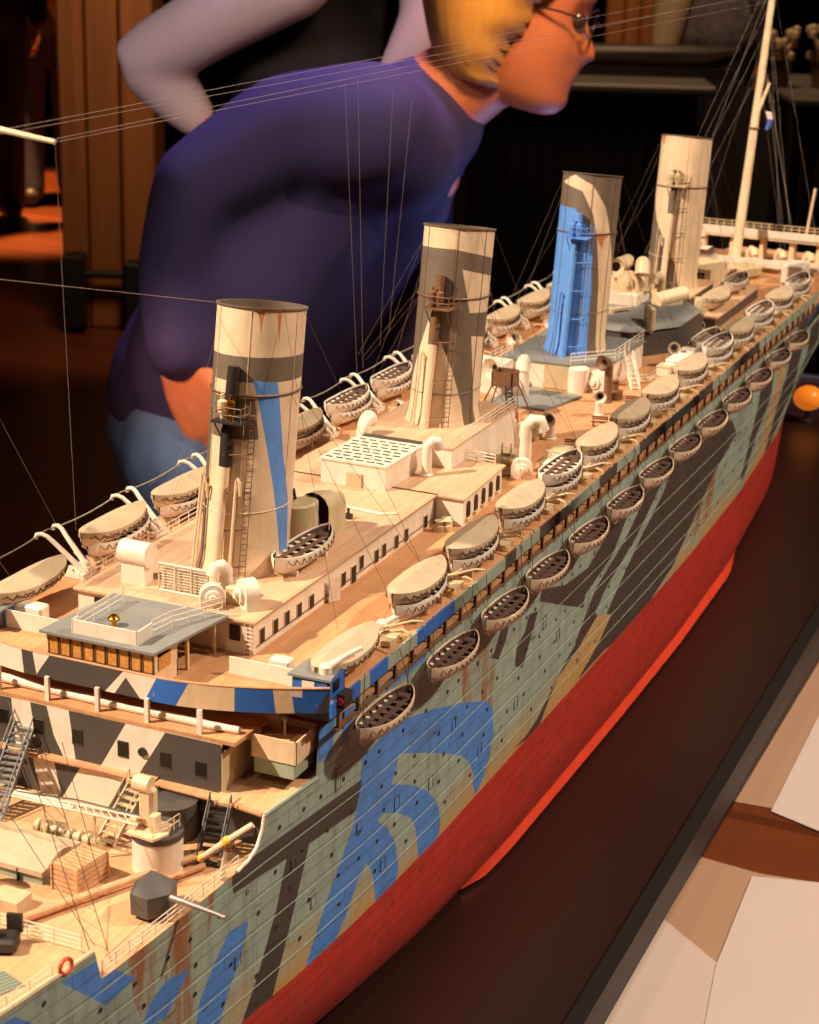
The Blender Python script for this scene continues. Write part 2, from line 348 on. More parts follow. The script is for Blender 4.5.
RUSTS = [(0,'r',[(25.1,51.4),(37.6,51.34),(34.5,50.48),(33.7,49.29),(30.6,50.49)]),(0,'r',[(51.9,51.06),(57.8,51.02),(57.9,48.94)]),(2,'r',[(37.5,45.5),(69.9,45.23),(58.7,44.77),(55.8,43.84),(45.8,44.72)]),(3,'r',[(15.7,45.69),(35.8,45.57),(27.0,44.96)]),(3,'r',[(-70.8,51.12),(-35.0,51.32),(-42.5,50.04)]),(3,'r',[(-3.8,41.0),(2.1,41.12),(1.9,40.01)])]
def AT(px, py, ax, val):
    """the ship-frame point seen at photo pixel (px, py) on the plane coordinate[ax] = val (survey of the photograph)"""
    d = CF+CR*((px-409.5)/FPX)-CU*((py-512)/FPX); i = 'xyz'.index(ax)
    return CAMP+d*((val-CAMP[i])/d[i])
# ================================================================== the ship model
ship = thing('ocean_liner_model', 'large four-funnel ocean liner model in blue, grey and black dazzle camouflage on a dark board', 'model ship', SW(0, 130, 0))
def part(name, mb, mat, parent=None, **kw): return build(name, mb, mat, parent or ship, **kw)
# ---- hull
HM = [M['green'], M['blue'], M['dark'], M['tan'], M['red'], M['rusty']]; KI = dict(g=0, b=1, d=2, t=3, r=4)
polys = [(5, [(45.5, 21.7), (54.6, 21.7), (53.6, 18.6), (52.2, 15.0), (51.4, 11.5), (48.5, 11.5), (47.6, 15.5), (46.2, 18.5)]), (5, [(88, 24.2), (95, 24.2), (97.6, 17), (96.5, 11.5), (92.5, 11.5), (91, 18)]), (5, [(156, 24), (166, 24), (167, 13), (160, 12), (154, 16)])]
polys += [(KI[k], P) for k, P in HULL]
polys += [(2, [(188, 26.8), (196, 26.8), (192.6, 23), (185, 22.6)]), (3, [(198, 26.8), (203, 26.8), (199.8, 21.8), (194.9, 22.8)]), (2, [(207, 26.8), (215, 26.8), (209.5, 21), (202, 21.9)]), (2, [(217, 24.4), (226, 24.4), (224, 18), (219, 12.5), (214, 9.5), (211, 10.4), (214, 16)])]
polys += [(1, [(66.4, 28.2), (66.4, 25.2), (70, 25.3), (71.5, 28.2)]), (0, [(68.6, 28), (68.2, 25.2), (69.2, 25.2), (69.8, 28)]),
          (1, [(76, 28.2), (75.5, 26.9), (82, 26.9), (83.5, 28.2)]), (2, [(60.4, 24.8), (62, 24.8), (66, 24.6), (66.4, 28), (65, 28)]),
          (4, [(4, -1), (270, -1), (270, 10.6), (4, 10.6)])]
top = [(4, 24.0), (42.6, 23.75), (43.1, 21.7), (58.2, 21.7), (59.2, 22.1), (59.8, 22.9), (60.1, 24.35), (66.2, 24.35), (66.5, 27.75), (213, 27.75), (214, 25), (270, 25), (270, 40), (4, 40)]
zs = [0, .12, .3, .5, .9, 1.5, 2.4, 3.6, 5.2, 7.2, 9, 10.6, 13, 16, 19, 21, 24, 28.2]
hp = painted(fr(12, 262, 3.0), zs, polys, lambda y, z: (hull_x(y, z), y, z), 0, [top])
n = len(hp.v); hp.v += [Vector((-v.x, v.y, v.z)) for v in hp.v]; m = len(hp.f)
for i in range(m): hp.cur = hp.mi[i]; hp.face([k+n for k in hp.f[i]][::-1])
hp.cur = 4
bw = [(hull_x(y, 0), y) for y in fr(12, 262, 5)]
hp.sheet([[(-x, y, 0) for x, y in bw], [(x, y, 0) for x, y in bw]])
hp.cur = 0
for y in (12, 262):
    c = [(hull_x(y, z), y, z) for z in zs+[23.4 if y < 50 else 24.6] if z < 25 and not (y < 50 and z > 23.5)]; hp.sheet([c, [(-x, yy, z) for x, yy, z in c]])
hull = part('hull', hp, HM, smooth=28, fix=False)
tag(hull, 'grey green hull with blue and black dazzle shapes above a red bottom')
for s in (1, -1):
    mb = MB(); ys = fr(96, 190, 3)
    e = [min(1, (y-95.6)/3, (190.4-y)/8) for y in ys]
    mb.sheet([[(s*(hull_x(y, 1.2)-.1), y, 1.2) for y in ys], [(s*(hull_x(y, .6)+.9*k), y, .35) for y, k in zip(ys, e)], [(s*(hull_x(y, .3)-.1), y, .5) for y in ys], [(s*(hull_x(y, 1.2)-.1), y, 1.2) for y in ys]])
    tag(part('bilge_keel', mb, M['keel']), 'red bilge keel fin, brightened to orange as if lit')
# rubbing strakes: long half-round mouldings along the plating laps
mb = MB()
for z in (20.9, 18.7, 16.4, 14.1, 12.4):
    mb.tube([(hull_x(y, z)+.02, y, z) for y in fr(16, 240, 4)], .032, 5)
mb.tube([(hull_x(y, 24.2)+.04, y, 24.28) for y in fr(60.2, 66.3, 2)], .14, 6)
part('rubbing_strake', mb, M['wpale'])
# portholes and shell doors
pm = MB(); pm.lathe((0, 0, 0), [(.17, 0), (.17, .05), (.13, .05), (.12, .01)], 10, 'x'); pm.cur = 1; pm.lathe((0, 0, 0), [(.125, .01), (.001, .012)], 10, 'x')
sites = []
for z, st, off in ((25.9, 3.4, .5), (22.7, 2.9, 0), (19.7, 3.2, 1.1), (17.6, 5.2, .9), (15.6, 3.9, .4), (13.2, 5.2, 1.7)):
    y = 18+off
    while y < 212:
        y += st*random.choice((.72, 1, 1, 1.35))
        if z > 24 and y < 71 or z > 21 and 42 < y < 61: continue
        sites.append((y, z+random.uniform(-.06, .06)))
sites.sort(key=lambda s: s[0] if s[0] > 38 else 999)
ph = None
for k, (y, z) in enumerate(sites[:95]):
    at = (hull_x(y, z), y, z)
    if ph is None: ph = part('porthole', pm, [M['dark'], M['glass']], org=(0, 0, 0)); ph.location = SW(*at)-ORG[ship.name]
    else: dup_part(ph, ship, at)
mb = MB()
for y, z in sites[95:]:
    mb.cur = 0; mb.lathe((hull_x(y, z), y, z), [(.16, 0), (.16, .04), (.13, .04)], 7, 'x'); mb.cur = 1; mb.lathe((hull_x(y, z), y, z), [(.13, .02), (.001, .021)], 7, 'x')
tag(part('porthole', mb, [M['dark'], M['glass']]), kind='stuff')
for y, z, w, h in ((66, 15.2, .7, .9), (63.5, 19.2, .6, .8), (72, 18.0, .7, .9), (84, 16.2, .8, 1.0), (94, 14.6, .8, 1.0), (102, 15.5, .8, 1.0), (88, 19.4, .7, 1.0), (112, 18.0, .8, 1.0), (57, 15.4, .7, .9), (76, 13.2, .8, 1), (69, 23, .7, 1.6), (78, 17.2, .8, 1.0), (108, 20.6, .7, 1.2), (122, 16.8, .8, 1)):
    mb = MB(); x = hull_x(y, z)
    for a, b in (((0, -w/2, -h/2), (0, w/2, -h/2)), ((0, w/2, -h/2), (0, w/2, h/2)), ((0, w/2, h/2), (0, -w/2, h/2)), ((0, -w/2, h/2), (0, -w/2, -h/2))):
        mb.bar(Vector((x+.02, y, z))+Vector(a), Vector((x+.02, y, z))+Vector(b), .035, 4)
    part('shell_door_frame', mb, M['dark'])
# ---- decks
def outline(y0, y1, inset=.12, z=24): 
    ys = fr(y0, y1, 3); return [(hull_x(y, z)-inset, y) for y in ys]+[(-hull_x(y, z)+inset, y) for y in ys[::-1]]
part('forecastle_deck', MB().prism(outline(13, 42.8), 23.1, 23.4), M['deck'])
part('well_deck', MB().prism(outline(42.6, 63.4), 21.0, 21.3), M['deck'])
part('break_bulkhead', MB().b2(-10.9, 10.9, 42.55, 42.8, 21.3, 23.2), M['cream'])
P = [(hull_x(y, 24)-.12, y) for y in fr(60.4, 66.5, 2)]
part('bridge_deck', MB().prism([(-9, 60.9), (0, 61.3), (9, 60.9)]+P+[(13.4, 74), (-13.4, 74)]+[(-x, y) for x, y in P[::-1]], 23.85, 24.2), M['deck'])
mb = MB(); mb.tube([(-12.3, 60.45, 24.08), (-9, 60.85, 24.08), (0, 61.2, 24.08), (9, 60.85, 24.08), (12.3, 60.4, 24.08)], .17, 8); part('bridge_deck_edge', mb, M['deckd'])
part('promenade_deck', MB().prism([(-12.2, 64.6), (0, 64.4), (11.8, 64.2), (12.0, 66)]+outline(66, 214, .25)[:50]+outline(66, 214, .25)[50:]+[(-12.2, 66)], 26.95, 27.25), M['deckd'])
BDP = [(-5, 62.4), (3.4, 62.2), (11, 64.2), (13.6, 65.4), (14.35, 66)]+[(14.45, y) for y in fr(70, 205, 15)]+[(13.9, 214), (-13.9, 214)]+[(-14.45, y) for y in fr(70, 205, 15)[::-1]]+[(-14.35, 66), (-13.6, 65.4), (-11, 64.2)]
part('boat_deck', MB().prism(BDP, 29.7, 30.0), M['deckd'])
E1 = [(65.6, 70, 'b'), (70, 71.5, 'p'), (71.5, 74.5, 'b'), (74.5, 79.5, 'p'), (79.5, 86.5, 'b'), (86.5, 97, 'p'), (97, 99.5, 'd'), (99.5, 105, 'p'), (105, 110, 'd'), (110, 121, 'p'), (121, 126, 'd'), (126, 133, 'p'), (133, 142, 'd'), (142, 152, 'p'), (152, 160, 'd'), (160, 172, 'p'), (172, 181, 'd'), (181, 214, 'p')]
for s in (1, -1):
    mb = MB()
    for a, b, k in E1: mb.cur = 'bpd'.index(k); mb.b2(min(s*14.42, s*14.58), max(s*14.42, s*14.58), a, b, 29.05, 30.08)
    part('boat_deck_fascia', mb, [M['wblue'], M['wpale'], M['wdark']])
pz = MB().b2(-.11, .11, -.11, .11, 27.6, 29.2); pp = None
for y in fr(67, 212, 3.02):
    if pp is None: pp = part('promenade_post', pz, M['brown'], org=(0, 0, 27.6)); pp.location = SW(14.4, y, 27.6)-ORG[ship.name]
    else: dup_part(pp, ship, (14.4, y, 27.6))
for y in fr(69, 212, 6.0): dup_part(pp, ship, (-14.4, y, 27.6))
mb = MB()
for s in (1, -1): mb.b2(min(s*14.15, s*14.5), max(s*14.15, s*14.5), 66.6, 213, 27.72, 27.86)
part('promenade_rail_cap', mb, M['brown'])
part('promenade_house', MB().b2(-10.5, 10.5, 66.5, 212, 27.25, 29.7), M['tank'])
# ---- bridge front, tier by tier
FM = [M['white'], M['wdark'], M['wblue'], M['cream'], M['wpale']]
def front(name, pxpolys, y, x0, x1, z0, z1, curve=lambda x: 0, default=0, thick=.12):
    pl = []
    for k, P in pxpolys:
        Q = []
        for (sc, ox, oy), pts in P:
            for a, b in pts:
                p = AT(a/sc+ox, b/sc+oy, 'y', y)
                for _ in range(6): p = p.lerp(AT(a/sc+ox, b/sc+oy, 'y', y+curve(min(15, max(-13, p.x)))), .7)
                Q.append(p)
        pl.append((k, [(p.x, p.z) for p in Q]))
    mb = painted(fr(x0, x1, .9), fr(z0, z1, .8), pl, lambda x, z: (x, y+curve(x), z), default)
    n0 = len(mb.v); mb.v += [v+Vector((0, thick, 0)) for v in mb.v]
    for i in range(len(mb.f)): mb.cur = 3; mb.face([k+n0 for k in mb.f[i]][::-1])
    return part(name, mb, FM, fix=False)
zb_ = (4.55, 0, 630); za_ = (2.41, 0, 560)
wall_b = front('bridge_front_wall', [(0, [(zb_, ((0, 440), (45, 250), (125, 250), (160, 480), (30, 560)))]), (0, [(zb_, ((205, 320), (305, 320), (345, 600), (300, 600), (245, 480)))]),
    (0, [(zb_, ((590, 395), (775, 430), (610, 690), (440, 650)))]), (1, [(zb_, ((45, 255), (0, 255), (0, 520), (75, 540)))])], 61.6, -12.0, 8.7, 24.2, 27.65, default=1)
def window(wall, px, py, y, w=.75, h=1.0, mat='glass'):
    p = AT(px, py, 'y', y); mb = MB(); mb.b2(p.x-w/2-.04, p.x+w/2+.04, y-.03, y+.05, p.z-h/2-.12, p.z+h/2+.04); mb.cur = 1; mb.b2(p.x-w/2, p.x+w/2, y-.05, y+.02, p.z-h/2, p.z+h/2)
    part('window', mb, [M['wdark'], M[mat]], wall)
for a, b in ((15, 390), (175, 440), (352, 485), (560, 540), (752, 590)): window(wall_b, a/4.55, 630+b/4.55, 61.58)
window(wall_b, 200.5, 769, 61.58)
mb = MB(); p = AT(142.5, 752, 'y', 61.55); mb.lathe(p, [(.32, .05), (.32, -.1), (.2, -.1), (.001, -.02)], 12, 'y'); part('porthole', mb, M['iron'], wall_b)
part('bridge_wall_side', MB().b2(8.6, 8.75, 61.6, 70, 24.2, 27.0), M['tank'])
wall_c = front('well_deck_wall', [(0, [((5.12, 0, 680), ((165, 390), (270, 390), (315, 590), (215, 590)))]), (0, [((5.12, 0, 680), ((410, 450), (640, 490), (560, 640), (500, 700), (320, 600)))])], 61.35, -11.8, 12.2, 21.3, 24.0, default=1)
part('promenade_front_ledge', MB().prism([(-12.2, 61.9), (0, 61.65), (9.6, 61.8), (9.8, 66), (-12.2, 66)], 27.62, 27.9), M['deckd'])
# promenade tier: rolled white awning, posts, recessed wall with windows
mb = MB(); mb.tube([(-12.0, 63.2, 28.2), (-8, 63.05, 28.26), (-5, 62.98, 28.17), (-2, 62.9, 28.2), (1, 62.9, 28.14), (4, 62.9, 28.2), (7, 62.98, 28.14), (9.2, 63.1, 28.16)], [.28, .34, .27, .32, .26, .31, .27, .24], 10); tag(part('rolled_awning', mb, M['white']), 'rolled white canvas awning')
for x in (-8.6, -4.7, -.8, 3.0, 6.9): part('bridge_post', MB().b2(x-.15, x+.15, 61.85, 62.1, 27.9, 29.6), M['white'])
wp = part('promenade_front_wall', MB().b2(-10.5, 10.5, 66.2, 66.5, 27.25, 29.7), M['cream'])
for x in (5.6, 7.6, 9.4, 1.5, -1.5): mb = MB().b2(x-.4, x+.4, 66.1, 66.25, 28.3, 29.4); part('window', mb, M['glass'], wp)
# navigating bridge bulwark with its dazzle shapes
cv = lambda x: (.000 if -5 < x < 3.4 else .055*(x-3.4)**1.75 if x >= 3.4 else .028*(-5-x)**2)
nb = front('navigating_bridge_bulwark', [(1, [(za_, ((40, 120), (60, 120), (95, 300), (60, 290)))]), (1, [(za_, ((110, 225), (300, 265), (240, 330), (75, 280)))]), (0, [(za_, ((60, 120), (130, 150), (118, 232), (88, 275)))]),
    (1, [(za_, ((275, 322), (303, 283), (345, 345)))]), (2, [(za_, ((345, 345), (385, 270), (470, 270), (412, 372)))]), (3, [(za_, ((412, 372), (470, 270), (565, 270), (565, 385)))]),
    (2, [(za_, ((565, 270), (652, 270), (668, 395), (565, 385)))]), (3, [(za_, ((652, 270), (694, 270), (716, 400), (668, 395)))]), (2, [(za_, ((694, 260), (860, 260), (860, 440), (714, 400)))]), (0, [(za_, ((700, 297), (730, 300), (728, 332), (698, 328)))]), (1, [(za_, ((714, 366), (760, 372), (800, 300), (860, 300), (860, 460), (716, 420)))])], 62.2, -12.6, 14.3, 29.35, 31.05, cv)
mb = MB(); mb.tube([(x, 62.26+cv(x), 31.08) for x in fr(-12.6, 14.3, .8)], .09, 6); part('bulwark_cap', mb, M['deckd'])
# wheelhouse
wh = part('wheelhouse', MB().b2(-5.0, 3.3, 62.5, 65.4, 30.0, 31.15).b2(-5.0, 3.3, 62.5, 65.4, 32.5, 32.7).b2(-5.0, -4.8, 62.5, 65.4, 31.1, 32.6).b2(3.1, 3.3, 62.5, 62.9, 31.1, 32.6).b2(3.1, 3.3, 64.5, 65.4, 31.1, 32.6).b2(-5, 3.3, 65.3, 65.4, 30, 32.7), M['cream'])
for i in range(9):
    x = -4.85+i*.905; mb = MB(); mb.cur = 0
    mb.b2(x, x+.82, 62.42, 62.5, 31.12, 31.2).b2(x, x+.82, 62.42, 62.5, 32.5, 32.58).b2(x, x+.07, 62.42, 62.5, 31.15, 32.52).b2(x+.75, x+.82, 62.42, 62.5, 31.15, 32.52); mb.cur = 1; mb.b2(x+.05, x+.77, 62.47, 62.52, 31.18, 32.52)
    part('window', mb, [M['brown'], M['lit']], wh)
mb = MB(); mb.b2(3.28, 3.36, 62.95, 64.45, 31.2, 32.1); part('window', mb, M['lit'], wh)
rf = part('bridge_roof', MB().prism([(-5.3, 62.1), (3.5, 62.1), (4.5, 70.2), (-4.6, 70.2)], 32.6, 32.78), M['grey'])
for x, y in ((3.6, 69.8), (3.4, 66.5), (-4.8, 69.8)): part('bridge_post', MB().b2(x-.1, x+.1, y-.1, y+.1, 30, 32.65), M['cream'])
mb = MB(); mb.b2(-3.1, 1.9, 62.7, 62.82, 32.78, 33.75).b2(1.8, 1.92, 62.7, 64.6, 32.78, 33.75).b2(-3.15, -3.03, 62.7, 63.4, 32.78, 33.75); part('compass_platform_screen', mb, M['white'])
part('roof_railing', rail([(-3.1, 63.4, 32.78), (-3.0, 68.9, 32.78)], 1.15), M['white']); part('roof_railing', rail([(1.86, 64.6, 32.78), (2.2, 66.6, 32.78), (3.9, 70.4, 32.78)], 1.15), M['white'])
mb = MB(); mb.lathe((-1.3, 65.0, 32.78), [(.2, 0), (.14, .25), (.38, .4), (.42, .6), (.2, .82), (0, .86)], 14); tag(part('compass', mb, M['brass']), 'brass compass binnacle')
# bridge wings
for s in (1, -1):
    bx = lambda m_, a0, a1, *r: m_.b2(min(s*a0, s*a1), max(s*a0, s*a1), *r)
    m_ = MB(); bx(m_, 11.6, 14.2, 65.9, 66.02, 30, 31.45); bx(m_, 11.6, 14.2, 68.2, 68.3, 30, 31.45); bx(m_, 14.08, 14.2, 65.9, 68.3, 30, 31.45); bx(m_, 11.6, 11.72, 67, 68.3, 30, 31.45)
    c = part('wing_cab', m_, M['wblue']); tag(c, 'blue bridge wing cab with grey roof')
    part('roof', MB().prism([(s*11.3, 65.7), (s*14.35, 65.8), (s*13.9, 68.6), (s*11.4, 68.5)], 31.45, 31.6), M['grey'], c)
    part('window', bx(MB(), 12.3, 13.2, 65.82, 65.92, 30.55, 31.25), M['white'], c); part('window', bx(MB(), 14.16, 14.26, 66.5, 67.4, 30.5, 31.2), M['glass'], c)
    mb = MB(); mb.sheet([[(s*11.2, 64.5, 29.6), (s*12.5, 65.3, 29.95), (s*14.3, 65.85, 30), (s*14.4, 68.6, 30)], [(s*11.6, 65.2, 29.2), (s*12.6, 65.6, 28.8), (s*14.3, 66.1, 28.6), (s*14.4, 68.6, 28.9)]]); part('wing_underside', mb, M['wdark'])
mb = MB(); mb.b2(14.45, 15.0, 66.6, 67.8, 29.4, 30.4); mb.cur = 1; mb.lathe((14.72, 66.55, 29.95), [(.26, 0), (.26, -.12), (.0, -.16)], 12, 'y'); tag(part('side_lamp', mb, [M['iron'], M['redp']]), 'red port side lamp in a black box')
mb = MB(); mb.b2(6.2, 10.9, 67.2, 67.32, 30, 31.2); part('wing_screen', mb, M['white']); mb = MB(); mb.b2(-14.4, -7.2, 67.2, 67.32, 29.9, 31.3); part('wing_screen', mb, M['white'])
mb = MB(); mb.box((9.6, 68.2, 30.7), (1.5, 1.0, 1.4), bev=.1); part('deck_locker', mb, M['white']); mb = MB(); mb.box((-10.5, 68.7, 30.7), (2.4, 1.2, 1.5), bev=.15); part('deck_locker', mb, M['white'])
# observation cab on the bridge deck wing
mb = MB(); mb.b2(9.6, 12.9, 63.9, 64.02, 26.1, 27.7).b2(12.78, 12.9, 63.9, 67.2, 26.1, 27.7).b2(9.6, 9.72, 63.9, 65.2, 26.1, 27.6).b2(9.6, 12.9, 67.1, 67.2, 26.1, 27.7); part('wing_tub', mb, M['cream'])
part('wing_tub_base', MB().b2(9.8, 12.7, 64.0, 67.0, 25.0, 26.1), M['wpale'])
mb = MB(); mb.bar((11.2, 65.6, 26.1), (11.2, 65.6, 28.3), .1); mb.ball((11.2, 65.6, 28.4), .22); part('instrument_stand', mb, M['cream'])
# ---- officers' house and the houses abaft it
def house(name, poly, z0, z1, wall=M['white'], roof=M['roofd'], over=.25):
    h = part(name, MB().prism(poly, z0, z1), wall); cx = sum(p[0] for p in poly)/len(poly); cy = sum(p[1] for p in poly)/len(poly)
    part('roof', MB().prism([(x+over*(1 if x > cx else -1), y+over*(1 if y > cy else -1)) for x, y in poly], z1, z1+.16), roof, h)
    return h
oh = house('officers_house', [(-7.8, 70.6), (6.2, 70.6), (6.2, 102.2), (-7.8, 102.2)], 30, 32.35)
def side_window(h, px, py, x, w=.62, hh=1.0, arch=False, door=False):
    p = AT(px, py, 'x', x); mb = MB(); mb.b2(x-.02, x+.06, p.y-w/2-.08, p.y+w/2+.08, p.z-hh/2-.08, p.z+hh/2+.08); mb.cur = 1; mb.b2(x, x+.1, p.y-w/2, p.y+w/2, p.z-hh/2, p.z+hh/2)
    if arch: mb.lathe((x+.05, p.y, p.z+hh/2), [(w/2, -.05), (w/2, .05), (0, .051)], 12, 'x')
    part('door' if door else 'window', mb, [M['cream'], M['glass']], h)
for a, b in ((261.6, 635), (275, 626), (286.6, 618), (298.7, 610), (311, 601.5), (331, 588), (343, 579), (361, 562), (376, 556), (383.5, 550), (396, 541.6), (405.7, 535), (425, 521.6)): side_window(oh, a, b, 6.2)
side_window(oh, 353, 577, 6.2, .75, 1.75, door=True)
part('door', MB().box((6.75, 82.2, 31.0), (.08, 1.0, 1.9), -.5), M['white'], oh)
mb = MB(); mb.tube([(6.26, 71, 30.5), (6.26, 102, 30.5)], .045, 6); part('storm_rail', mb, M['brown'], oh)
mb = MB(); mb.b2(4.4, 5.2, 70.48, 70.6, 30.9, 32.0); part('window', mb, M['glass'], oh); mb = MB(); mb.b2(-6.4, -5.6, 70.48, 70.6, 30.9, 32.0); part('window', mb, M['glass'], oh)
mb = MB()
for dx in (0, .45): mb.bar((5.6+dx, 70.45, 30), (5.6+dx, 70.45, 32.5), .04, 5)
for i in range(8): mb.bar((5.6, 70.45, 30.2+i*.3), (6.05, 70.45, 30.2+i*.3), .035, 5)
part('wall_ladder', mb, M['white'], oh)
part('roof_railing', rail([(-7.7, 70.7, 32.5), (-7.7, 80, 32.5), (-7.7, 92, 32.5)], 1.1), M['white'])
eh = house('entrance_house', [(-7.8, 102.4), (8.7, 102.4), (8.2, 112.6), (-7.8, 112.6)], 30, 32.35)
for i in range(5):
    t = (i+.5)/5; y = 102.9+i*1.95; x = 8.7-.5*(y-102.4)/10.2; mb = MB(); y += .7
    mb.b2(x-.05, x+.09, y-.33, y+.33, 30.6, 31.6); mb.lathe((x+.02, y, 31.6), [(.33, -.06), (.33, .07), (0, .071)], 12, 'x'); part('arched_window', mb, M['glass'], eh)
    mb = MB(); mb.b2(x, x+.3, y-.5, y+.5, 30.45, 30.56); part('window_sill', mb, M['cream'], eh)
mb = MB()
for dx, dy in ((0, 0), (.5, .4), (.2, 1.0)): mb.lathe((7.4+dx, 101+dy-.4, 30), [(.5, 0), (.5, .5), (.3, .55), (.3, .8), (.45, .9), (0, .95)], 10)
part('mooring_winch', mb, M['tank'])
# dome skylight house with its pierced lid
dh = part('dome_house', MB().prism([(-3.6, 100.9), (2.3, 100.9), (2.5, 109.0), (-3.5, 109.0)], 32.5, 34.5), M['white'])
lid = MB().prism([(-3.7, 100.8), (2.4, 100.8), (2.6, 109.1), (-3.6, 109.1)], 34.5, 34.66); part('lid', lid, M['white'], dh)
for i in range(6):
    for j in range(8):
        x = -3.1+i*.94+(.3 if j % 2 else 0); y = 101.4+j*.86
        mb = MB().b2(x-.32, x+.32, y-.1, y+.1, 34.64, 34.7); part('vent_slot', mb, M['iron'], dh)
mb = MB(); mb.cur = 0; mb.b2(-1.2, .2, 100.75, 100.95, 32.5, 33.7); part('door', mb, M['tank'], dh)
mb = MB(); mb.b2(-3.2, 2.3, 108.2, 108.7, 34.66, 34.82); part('louvre_strip', mb, M['wdark'], dh)
# ---- funnels
FA, FB, RK = 3.06, 3.80, .15078; FY = (80.0, 117.65, 155.26, 192.36)
FMAT = [M['fcream'], M['fgrey'], M['fblue']]; FK = dict(c=0, d=1, b=2, r=4)
base_k = (0, 1, 1, 0); zbot = (32.5, 34.3, 32.9, 33.2); ZT = 51.2
extra = {0: [(1, [(-181, 46.3), (181, 46.3), (181, 48.0), (-181, 48.0)]), (1, [(-181, 42.4), (40, 42.4), (32, 45.2), (-181, 45.2)]), (1, [(-181, 30), (-32, 30), (-34, 47), (-181, 47)])],
         1: [(0, [(-181, 49.4), (22, 49.5), (114, 48.7), (181, 49), (181, 52), (-181, 52)])], 2: [], 3: []}
def fun_pt(k, th, z, o=0):
    a = math.radians(th); z += .15*(FB+o)*math.cos(a)*max(0, min(1, (z-zbot[k])/(ZT-zbot[k])))**2; fl = .25*max(0, 1-(z-zbot[k])/1.5)**2
    return Vector(((FA+o+fl)*math.sin(a), FY[k]+RK*(z-28)-(FB+o+fl)*math.cos(a), z))
fun = []
for k in range(4):
    pl = [(FK[c], P) for kk, c, P in FUN if kk == k and len(P) > 3]
    if k == 0: pl = extra[0][:2]+pl+extra[0][2:]
    else: pl = pl+extra[k]
    pl = pl+[(4, P) for kk, c, P in RUSTS if kk == k]
    mb = painted(fr(-180, 180, 7.5), fr(zbot[k], ZT, 1.1), pl, lambda th, z: fun_pt(k, th, z), base_k[k])
    mb.cur = 3
    mb.sheet([[fun_pt(k, t, ZT, o) + Vector((0, 0, dz)) for t in fr(-180, 180, 7.5)] for o, dz in ((0, 0), (.12, .0), (.12, .12), (-.12, .12), (-.2, -2.5))])
    mb.sheet([[fun_pt(k, t, ZT-2.5, -.2) for t in fr(-180, 180, 7.5)], [Vector((0, FY[k]+RK*(ZT-30.5), ZT-2.5))]*49])
    f = part('funnel', mb, FMAT+[M['fgrey'], M['rustp']], fix=False); fun.append(f)
    tag(f, ('cream funnel with two grey bands and a narrow blue wedge', 'brown grey funnel with cream panels', 'grey funnel with a broad bright blue front', 'plain cream funnel with a rusty ring and grey left edge')[k])
    mb = MB(); mb.tube([fun_pt(k, t, 45.4, .06) for t in fr(-180, 172.5, 7.5)], .09, 5, closed=True); part('stay_ring', mb, M['brown'], f)
    mb = MB(); mb.tube([fun_pt(k, t, 37.2, .02) for t in fr(-180, 172.5, 7.5)], .045, 4, closed=True); part('plate_seam', mb, FMAT[base_k[k]], f)
    # steam pipes on the fore side, whistle platform, ladder
    zz = zbot[k]; pm_ = (M['fcream'], M['fcream'], M['fblue'], M['fcream'])[k]; hi = (42.2, 43.2, 46.2, 44)[k]
    mb = MB(); mb.tube([fun_pt(k, 2, zz-.3, .45), fun_pt(k, 2, hi, .42)], .38, 12); part('waste_steam_pipe', mb, pm_, f)
    mb = MB(); mb.tube([fun_pt(k, 2, hi, .42), fun_pt(k, 4, 46.0, .5), fun_pt(k, 5, 47.4, .5)], [.42, .42, .42], 12); mb.tube([fun_pt(k, 2, hi-1.6, .42), fun_pt(k, 2, hi+1.0, .45)], .46, 12); part('whistle_pipe', mb, M[('iron', 'brown', 'fblue', 'fgrey')[k]], f)
    for a, w in (((-38, .11), (-31, .1), (17, .12)) if k == 0 else ((-16, .11),)):
        hh = {-16: zz+6, -38: zz+6.6, -31: zz+6.2, 17: zz+6.8}[a]; p, q = fun_pt(k, a, zz, .5), fun_pt(k, a, hh, .45); e = Vector((.36, 0, 0))
        mb = MB(); mb.tube([p, q, q+Vector((.05, 0, .35)), q+e*.5+Vector((0, -.1, .55)), q+e+Vector((0, -.1, .3)), q+e+Vector((0, -.05, -.7))], w, 8); part('steam_pipe', mb, pm_, f)
    zp = (44.1, 45.0, 45.4, 46.0)[k]; c = fun_pt(k, 6, zp, 1.0)
    mb = MB(); mb.b2(c.x-1.1, c.x+1.4, c.y-.7, c.y+.9, zp-.08, zp+.04); mb.bar((c.x-.9, c.y-.6, zp), fun_pt(k, -8, zp-1.8, .1), .06); mb.bar((c.x+1.2, c.y-.6, zp), fun_pt(k, 22, zp-1.8, .1), .06); part('whistle_platform', mb, (M['iron'], M['brown'], pm_, M['tank'])[k], f)
    mb = rail([(c.x-1.0, c.y+.6, zp), (c.x-1.0, c.y-.6, zp), (c.x+1.3, c.y-.6, zp), (c.x+1.3, c.y+.6, zp)], 1.1, 2, 1.1, .04); part('platform_railing', mb, (M['fgrey'], M['brown'], M['fblue'], M['tank'])[k], f)
    for dx in (-.45, .25):
        mb = MB(); mb.lathe((c.x+dx, c.y-.1, zp), [(.2, 0), (.2, .5), (.34, .6), (.34, 1.4), (.12, 1.55), (.12, 1.9), (0, 1.95)], 10); part('whistle', mb, (M['brass'] if dx > 0 else M['cream'], M['brown'], M['fblue'], M['tank'])[k], f)
    mb = MB(); t0, t1 = 27, 34
    for t in (t0, t1): mb.tube([fun_pt(k, t, zz, .3), fun_pt(k, t, zp+1, .3)], .04, 5)
    for i in range(int((zp-zz)/.4)): mb.bar(fun_pt(k, t0, zz+.2+i*.4, .3), fun_pt(k, t1, zz+.2+i*.4, .3), .032, 4)
